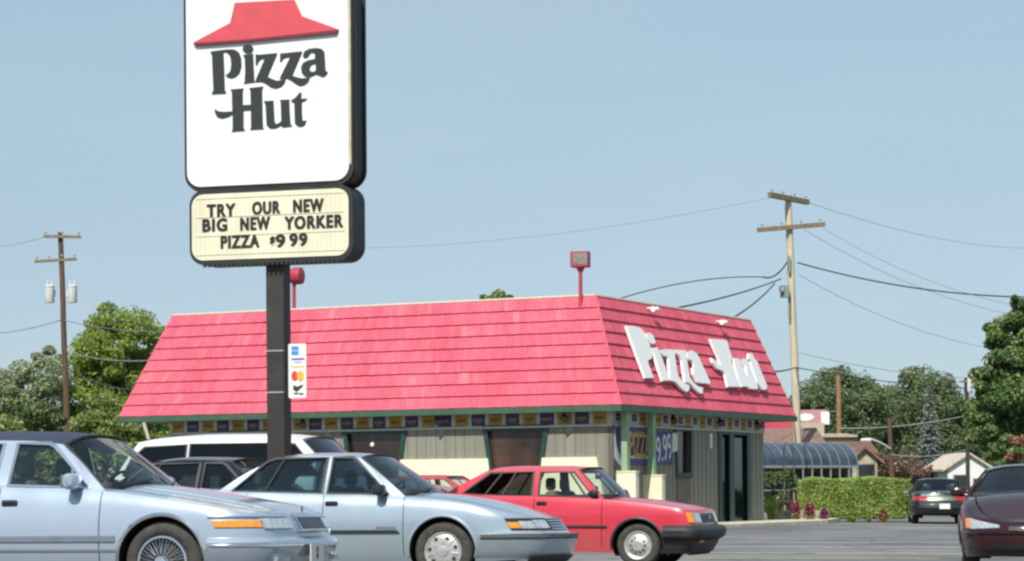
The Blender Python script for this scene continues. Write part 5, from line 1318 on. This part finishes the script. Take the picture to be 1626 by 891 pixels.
tree('willow_tree', 'grey green feathery willow at the left edge behind the blue sedan', b, [blob(50, 620, 62, 66, 116, b), blob(15, 610, 50, 54, 116, b), blob(78, 590, 30, 38, 117, b), blob(40, 670, 70, 50, 115, b), blob(-20, 640, 60, 70, 117, b)], 8, 0, .10, (LW, BARK), 2, .17, per=240, clump_r=(.2, .4))
b = gbase(60, 100)
tree('bush', 'dark green bush under the willow left of the brown pole', b, [blob(62, 680, 46, 42, 100, b), blob(20, 700, 50, 36, 100, b), blob(90, 715, 40, 40, 100, b)], 12, 0, .09, (LD, BARK), 3, .08, per=240, cat='bush', clump_r=(.22, .45))
b = gbase(170, 98)
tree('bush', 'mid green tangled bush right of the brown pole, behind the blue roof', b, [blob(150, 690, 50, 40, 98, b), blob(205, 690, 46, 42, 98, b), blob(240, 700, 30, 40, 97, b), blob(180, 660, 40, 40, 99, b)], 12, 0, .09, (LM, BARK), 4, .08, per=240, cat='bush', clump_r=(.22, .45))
for i, (px, py, rx, rz, Y, lb) in enumerate(((30, 750, 90, 36, 92, 'low green thicket seen through the nearest car window, at the left edge'), (190, 745, 90, 40, 90, 'low green thicket behind the hood of the nearest car'), (-60, 700, 80, 70, 95, 'green thicket just beyond the left edge of the lot'))):
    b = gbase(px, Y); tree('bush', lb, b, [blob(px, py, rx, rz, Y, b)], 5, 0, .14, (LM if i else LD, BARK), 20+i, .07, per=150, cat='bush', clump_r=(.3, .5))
b = gbase(785, 150)
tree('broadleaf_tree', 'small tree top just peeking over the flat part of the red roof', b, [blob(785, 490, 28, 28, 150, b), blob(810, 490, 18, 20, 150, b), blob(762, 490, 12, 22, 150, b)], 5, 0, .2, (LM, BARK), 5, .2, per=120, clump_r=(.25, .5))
b = gbase(1335, 185)
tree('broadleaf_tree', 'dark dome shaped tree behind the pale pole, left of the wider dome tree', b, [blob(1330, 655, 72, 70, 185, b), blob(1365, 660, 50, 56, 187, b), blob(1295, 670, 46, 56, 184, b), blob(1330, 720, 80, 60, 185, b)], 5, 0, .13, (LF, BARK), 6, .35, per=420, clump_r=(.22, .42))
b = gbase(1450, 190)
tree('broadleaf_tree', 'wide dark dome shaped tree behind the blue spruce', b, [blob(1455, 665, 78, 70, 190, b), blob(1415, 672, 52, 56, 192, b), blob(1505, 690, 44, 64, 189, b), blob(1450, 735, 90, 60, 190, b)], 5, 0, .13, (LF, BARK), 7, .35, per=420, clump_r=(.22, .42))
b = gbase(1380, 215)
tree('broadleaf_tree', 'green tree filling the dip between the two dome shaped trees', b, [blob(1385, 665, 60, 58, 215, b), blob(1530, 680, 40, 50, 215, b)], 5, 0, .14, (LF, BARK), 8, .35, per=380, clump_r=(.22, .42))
b = gbase(1476, 150); th = thing('spruce_tree', 'pale blue grey spruce standing in front of the wide dome tree', 'tree', loc=b); rnd = random.Random(9)
top = ct(1475, 617, 150, b); m = MB(); m.tube([(0, 0, 0), (0, 0, top.z*.95)], [.16, .02], 7); m.build('trunk', BARK, th)
cr = MB(); nl = 34
for k in range(nl):
    t = k/(nl-1); z = .6+(top.z-.6)*t; R = 1.3*(1-t)**.85+.05
    for j in range(int(7+16*(1-t))):
        a = rnd.uniform(0, 6.28); e = Vector((math.cos(a)*R*rnd.uniform(.75, 1.1), math.sin(a)*R, z-.2*R))
        for q in range(16):
            p = Vector((0, 0, z)).lerp(e, rnd.uniform(.25, 1)); leaf_quads(cr, p, (.1, .1, .07), 1, .1, rnd, .3)
cr.build('crown', LS, th, recalc=False)
b = gbase(1610, 97)
tree('oak_tree', 'large dense green tree at the right edge above the maroon car', b, [blob(1618, 600, 62, 100, 97, b), blob(1600, 540, 34, 50, 97, b), blob(1580, 625, 40, 60, 96, b, -.4), blob(1565, 690, 36, 40, 96, b, -.3), blob(1640, 520, 50, 60, 98, b), blob(1660, 620, 70, 110, 98, b), blob(1610, 700, 50, 40, 96, b), blob(1622, 490, 18, 26, 97, b), blob(1600, 660, 60, 60, 97, b), blob(1590, 590, 40, 50, 97, b)], 9, 0, .11, (LO, BARK), 10, .3, per=300, clump_r=(.24, .48))
b = gbase(1612, 110)
tree('bush', 'rusty brown bush under the big right hand tree', b, [blob(1616, 716, 26, 20, 93, b)], 12, 0, .12, (LR, BARK), 11, .05, per=120, cat='bush', clump_r=(.3, .5))
for i, (px, py, rx, rz, Y, lb) in enumerate(((1425, 750, 56, 30, 138, 'purple brown shrub mass right of the solarium house'), (1474, 754, 34, 28, 136, 'purple brown shrub under the spruce, beside the green sedan'), (1396, 746, 24, 26, 140, 'small purple shrub tight beside the beige gable house'))):
    b = gbase(px, Y); tree('shrub', lb, b, [blob(px, py, rx, rz, Y, b)], 12, 0, .1, (LP, BARK), 30+i, .06, per=150, cat='bush', clump_r=(.3, .5))
# far wood closing the horizon
def far_wood(name, x0, x1, Y, h, seed, lm, n=150):
    rnd = random.Random(seed); m = MB()
    for k in range(n):
        x = rnd.uniform(x0, x1); hh = h*(.75+.25*math.sin(x*.31)*math.sin(x*.13+1)); z = hh*rnd.uniform(.03, 1)**.9; leaf_quads(m, (x, Y+rnd.uniform(-6, 6), z), (2.2, 2, 1.4), 80, .3, rnd, .3)
    o = m.build(name, lm, None, recalc=False); return tag(o, None, kind='stuff')
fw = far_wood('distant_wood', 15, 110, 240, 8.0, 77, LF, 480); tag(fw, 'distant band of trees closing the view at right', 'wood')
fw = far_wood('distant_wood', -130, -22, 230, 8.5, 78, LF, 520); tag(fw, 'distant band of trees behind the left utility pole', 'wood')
# clipped hedge
b = gbase(1356, 77.5); hd = thing('hedge', 'clipped bright green hedge along the drive between planter and green sedan', 'hedge', loc=b)
m = MB(); rnd = random.Random(41); x0, x1 = (at(1270, 777, 77.5)-b).x, (at(1440, 777, 77.5)-b).x; hz_ = (at(1350, 761, 77.5)-b).z
for k in range(30000):
    u = rnd.random(); f = rnd.random()
    x = x0+(x1-x0)*rnd.random(); 
    ed = min(1, min(x-x0, x1-x)/.3); hh = hz_*(.86+.14*math.sqrt(max(0, ed)))+.03*math.sin(x*3.1)
    if f < .55: p = (x, -.6+rnd.gauss(0, .03)+.04*math.sin(x*2.3), hh*(1-rnd.random()**1.3*.88))
    elif f < .85: p = (x, rnd.uniform(-.6, .6), hh+rnd.gauss(0, .02))
    else: p = (x0+rnd.uniform(-.03, .05) if rnd.random() < .3 else x1+rnd.uniform(-.06, .03), rnd.uniform(-.6, .6), hh*rnd.uniform(.15, .98))
    leaf_quads(m, p, (.02, .02, .02), 1, .033, rnd, .3)
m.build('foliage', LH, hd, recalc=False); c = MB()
c.rbox(((x0+x1)/2, 0, hz_*.5+.05), (x1-x0-.16, 1.05, hz_*.9), .1); c.build('hedge_core', plain('painted hedge inner shade', (.012, .022, .006), .95), hd)  # dark core added to paint the shade between the hedge leaves
# planting at the building corner
def clump(name, label, px, py, Y, r, n, size, lm, seed, cat='plant', group=None, flower=None):
    b = gbase(px, Y); th = thing(name, label, cat, loc=b, group=group); rnd = random.Random(seed); c = at(px, py, Y)-b
    m = MB(); leaf_quads(m, (0, 0, max(.12, c.z)), (r, r*.8, max(.1, c.z*.9)), n, size, rnd, .2); m.build('foliage', lm, th, recalc=False)
    if flower:
        f = MB(); leaf_quads(f, (0, -.03, max(.15, c.z*1.25)), (r*.95, r*.8, max(.1, c.z*.75)), int(n*.7), size*.9, rnd, .55); f.build('flowers', flower, th, recalc=False)
    st = MB()
    for k in range(5): st.tube([(rnd.uniform(-.05, .05), rnd.uniform(-.05, .05), -.02), (rnd.uniform(-r, r)*.5, rnd.uniform(-r, r)*.4, max(.15, c.z))], .008, 4)
    st.build('stem', BARK, th); return th
PINK = leafmat('magenta flowers', (.12, .008, .04), (.36, .03, .12), (.55, .08, .22), .3, 3); PURP = leafmat('purple flowers', (.10, .005, .07), (.30, .02, .20), (.45, .08, .32), .3, 3)
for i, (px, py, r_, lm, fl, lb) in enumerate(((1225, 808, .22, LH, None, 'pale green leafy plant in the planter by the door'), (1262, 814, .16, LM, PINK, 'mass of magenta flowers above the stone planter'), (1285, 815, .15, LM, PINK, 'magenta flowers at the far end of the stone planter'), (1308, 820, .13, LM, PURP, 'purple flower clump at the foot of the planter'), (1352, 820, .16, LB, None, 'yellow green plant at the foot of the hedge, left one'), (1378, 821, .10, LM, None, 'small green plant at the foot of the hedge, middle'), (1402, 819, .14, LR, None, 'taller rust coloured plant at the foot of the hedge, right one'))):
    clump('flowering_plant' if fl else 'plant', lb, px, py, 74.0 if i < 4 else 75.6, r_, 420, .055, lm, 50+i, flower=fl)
STN = plain('tan stone blocks', (.36, .30, .22), .9, var=.25, scale=5, bump=.3)
b = gbase(1250, 74.6); m = MB(); rnd = random.Random(6); x0, x1 = (at(1213, 777, 74.6)-b).x, (at(1302, 777, 74.6)-b).x; x = x0
while x < x1:
    wd = rnd.uniform(.24, .36)
    for lz in range(2): m.box((x+wd/2, .15*math.sin((x-x0)*1.2)+rnd.uniform(-.02, .02), .12+lz*.2), (wd-.02, .25, .185), 0, Matrix.Rotation(rnd.uniform(-.05, .05), 3, 'Z'))
    x += wd
tag(m.build('stone_planter', STN, None, loc=b, bevel=.02), 'low tan stone planter edge with flowers above the kerb', 'planter')
b = gbase(1209, 73.6); m = MB(); m.lathe([(0, 0), (.17, 0), (.19, .1), (.17, .26), (.1, .33), (0, .34)], Vector((0, 0, 0)), Vector((0, 0, 1)), 9); tag(m.build('painted_rock', LET, None, loc=b+Vector((0, 0, .06)), smooth=60), 'white painted rock at the corner of the planter', 'rock')
for i, (px, r_, lb) in enumerate(((1228, 74, 'dark shrub in the shade below the solarium, near the doors'), (1252, 74, 'dark shrub in the shade below the solarium, next to the hedge'))):
    b = gbase(px, 84); tree('shrub', lb, b, [blob(px, 775, 22, 30, 84, b)], 16, 0, .08, (LD, BARK), 60+i, .05, per=160, cat='bush', clump_r=(.4, .6))
# ------------------------------------------------------------------ buildings behind
BLUEG = plain('blue grey solarium glazing', (.055, .08, .11), .3, var=.3, scale=2, spec=.6); RIB = plain('pale aluminium rib', (.25, .28, .30), .5); DRK = plain('dark solarium frame', (.02, .02, .025), .6); ORG = plain('warm orange interior', (.22, .10, .04), .7, var=.5, scale=2.5); TANR = plain('brown shingle roof', (.22, .13, .105), .9, var=.25, scale=5); TAN2 = plain('tan flat roof', (.42, .36, .28), .85, var=.15); BEI = plain('beige stucco', (.48, .43, .30), .85, var=.1)
Ys = 98.; s0 = at(1200, 777, Ys); s1 = at(1362, 777, Ys+3.2); b = Vector((s0.x, Ys, gz(s0.x, Ys))); dv = (Vector((s1.x, Ys+3.2, 0))-Vector((s0.x, Ys, 0))); LS_ = dv.length
MS = Matrix.Translation(b) @ Matrix.Rotation(math.atan2(dv.y, dv.x), 4, 'Z')
so_ = thing('solarium', 'blue curved glass solarium with pale ribs behind the hedge', 'solarium', mat=MS)
hT = at(1280, 702, Ys+1.5).z-b.z; hE = at(1280, 741, Ys+1.5).z-b.z; dep = 2.2
def arc(k, n=10): a = rad(90*k/n); return Vector((0, dep*(1-math.sin(a))*.0+dep*(1-math.cos(rad(90)-a*0-0) if False else 0), 0))
prof = [(dep*(1-math.cos(rad(90*k/10)))*.55, hE+(hT-hE)*math.sin(rad(90*k/10))) for k in range(11)]
m = MB(); m.grid([[Vector((x, y, z)) for y, z in prof] for x in (0, LS_)]); m.build('curved_glazing', BLUEG, so_, smooth=50)
for k in range(12):
    x = LS_*k/11; m = MB(); m.tube([Vector((x, y-.03, z+.01)) for y, z in prof], .014, 6); m.tube([(x, -.02, 0), (x, -.02, hE)], .035, 6); m.build('rib', DRK if k in (1, 2) else RIB, so_)
m = MB(); m.box((LS_/2, -.03, hE), (LS_, .06, .1)); m.box((LS_/2, -.03, 1.), (LS_, .05, .06)); m.build('rail', RIB, so_)
m = MB(); m.box((LS_/2, .5, hE/2), (LS_-.1, .05, hE-.1)); m.build('interior_wall', ORG, so_)
m = MB(); rnd = random.Random(8)
for k in range(14): m.box((LS_*(k+.6)/15, .3+rnd.uniform(-.1, .1), 1.3), (rnd.uniform(.12, .3), .1, rnd.uniform(.5, 1.)))
m.build('furniture', DRK, so_)
m = MB(); m.prism([(0, 0)]+[(y, z) for y, z in prof]+[(dep*.55+.6, hT), (dep*.55+.6, 0)], lambda a, c, d: Vector((-.02-d, a, c)), .06); m.build('end_wall', plain('dark end wall', (.05, .045, .042), .8), so_)
def house(name, label, pxs, py_eave, py_ridge, Y, dep, wall, roofm, gable_front=False, win=None, cat='building', rot=0):
    x0, x1 = at(pxs[0], 777, Y).x, at(pxs[1], 777, Y).x; b = Vector(((x0+x1)/2, Y, gz(x0, Y))); w2 = (x1-x0)/2; pxm = sum(pxs)/2
    ze, zr_ = at(pxm, py_eave, Y).z-b.z, at(pxm, py_ridge, Y).z-b.z
    th = thing(name, label, cat, loc=b, rz=rot)
    m = MB()
    if gable_front: m.prism([(-w2, -.3), (w2, -.3), (w2, ze), (0, zr_), (-w2, ze)], lambda a, c, d: Vector((a, d, c)), dep)
    else: m.box((0, dep/2, ze/2-.15), (2*w2, dep, ze+.3))
    m.build('wall', wall, th); r = MB()
    if gable_front:
        for sgn in (-1, 1): r.prism([(sgn*(w2+.3), ze-.22), (0, zr_+.02), (0, zr_+.14), (sgn*(w2+.3), ze-.10)], lambda a, c, d: Vector((a, -.25+d, c)), dep+.5)
    else: r.prism([(-.3, ze-.05), (dep/2, zr_), (dep+.3, ze-.05), (dep+.3, ze-.15), (-.3, ze-.15)], lambda a, c, d: Vector((-w2-.3+d, a, c)), 2*w2+.6)
    r.build('roof', roofm, th)
    for (a, c, ww, hh) in (win or []):
        f = MB(); f.box((a*w2, -.02, c*ze), (ww, .05, hh)); fo = f.build('window', RIB, th); g = MB(); g.box((a*w2, -.05, c*ze), (ww-.12, .02, hh-.12)); g.build('pane', DRK, fo)
    return th
house('house', 'low building with brown shingle roof just above the solarium', (1170, 1300), 702, 677, 106, 6, BEI, TANR, cat='house')
house('house', 'beige gabled house end with dark window at the right end of the solarium', (1354, 1393), 730, 713, 112, 5, BEI, TANR, True, [(.1, .62, .9, 1.5)], cat='house')
house('house', 'small house with brown roof behind the beige gable', (1330, 1385), 718, 699, 118, 5, BEI, plain('dark brown roof', (.16, .085, .06), .9, var=.2), cat='house')
th = house('shop_building', 'tan flat roofed shop with stepped roof behind the solarium', (1262, 1352), 690, 686, 124, 8, TAN2, TAN2)
m = MB(); q = at(1286, 690, 125)-th.location; m.box((q.x, 4, q.z+.25), (1.9, 3, .8)); m.build('roof_unit', TAN2, th)
WHB = plain('white siding', (.74, .74, .74), .7, var=.05); ORR = plain('faded tan roof', (.56, .47, .39), .9, var=.2)
th = house('house', 'bright white house with faded tan roof behind the green sedan', (1505, 1572), 742, 722, 132, 7, WHB, ORR, True, [(-.4, .55, .8, 1.2), (.45, .5, .6, 1.0)], cat='house')
# second red mansard further back
b_ = at(1190, 777, 126); MB2 = Matrix.Translation(Vector((b_.x, 126, gz(b_.x, 126)))) @ Matrix.Rotation(rad(8), 4, 'Z')
rb = thing('red_roofed_building', 'distant building edge with red mansard roof showing under the restaurant eave', 'building', mat=MB2)
ww = at(1266, 777, 126).x-b_.x; zb_ = at(1230, 679, 126).z; zt_ = at(1230, 640, 126).z
m = MB(); m.prism([(-4, zb_), (ww+.15, zb_), (ww-.55, zt_), (-4, zt_)], lambda a, c, d: Vector((a, d, c)), 6); m.build('roof', plain('distant red roof', (.55, .07, .11), .8, var=.08), rb)
m = MB(); m.box((-2+ww/2-.2, 3, zb_/2), (ww+3.4, 5.4, zb_)); m.build('wall', BEI, rb)
m = MB(); m.box(((ww-4)/2+.2, -.02, zb_-.06), (ww+4.4, .1, .1)); m.build('gutter', DRK, rb)
# sign boards beyond
Yg = 138; c = at(1275, 664, Yg); g0 = gz(c.x, Yg); th = thing('shop_sign', 'faded pink sign with a white oval above the distant shop', 'sign', loc=(c.x, Yg, g0)); wd = 76/F*Yg; ht = 26/F*Yg
m = MB(); m.box((0, 0, c.z-g0), (wd, .3, ht)); pb = m.build('panel', plain('faded pink sign', (.52, .26, .30), .6, var=.12), th)
m = MB(); m.prism([(math.cos(k*math.pi/10)*wd*.17, c.z-g0+.05+math.sin(k*math.pi/10)*ht*.22) for k in range(20)], lambda a, q, d: Vector((a+wd*.05, -.153-d, q)), .01); m.build('oval_emblem', LET, pb)
m = MB(); m.tube([(0, .1, -.2), (0, .1, c.z-g0)], .12, 8); m.build('post', DRK, th)
c = at(1310, 664, Yg-.6); th = thing('shop_sign', 'small blank white sign right of the pink sign', 'sign', loc=(c.x, Yg-.6, g0)); m = MB(); m.box((0, 0, c.z-g0), (13/F*Yg, .25, 20/F*Yg)); m.build('panel', LET, th); m = MB(); m.tube([(0, .1, -.2), (0, .1, c.z-g0)], .1, 8); m.build('post', DRK, th)
# pale leaning post at the left end of the building
p0, p1 = at(243, 720, 66), at(228, 671, 66); m = MB(); m.tube([p0-Vector((0, 0, 0))-p0+(p0-p1)*1.9, p1-p0], .05, 8); tag(m.build('leaning_post', plain('pale pipe', (.5, .46, .38), .6), None, loc=p0), 'pale leaning pipe under the left end of the red eave', 'post')
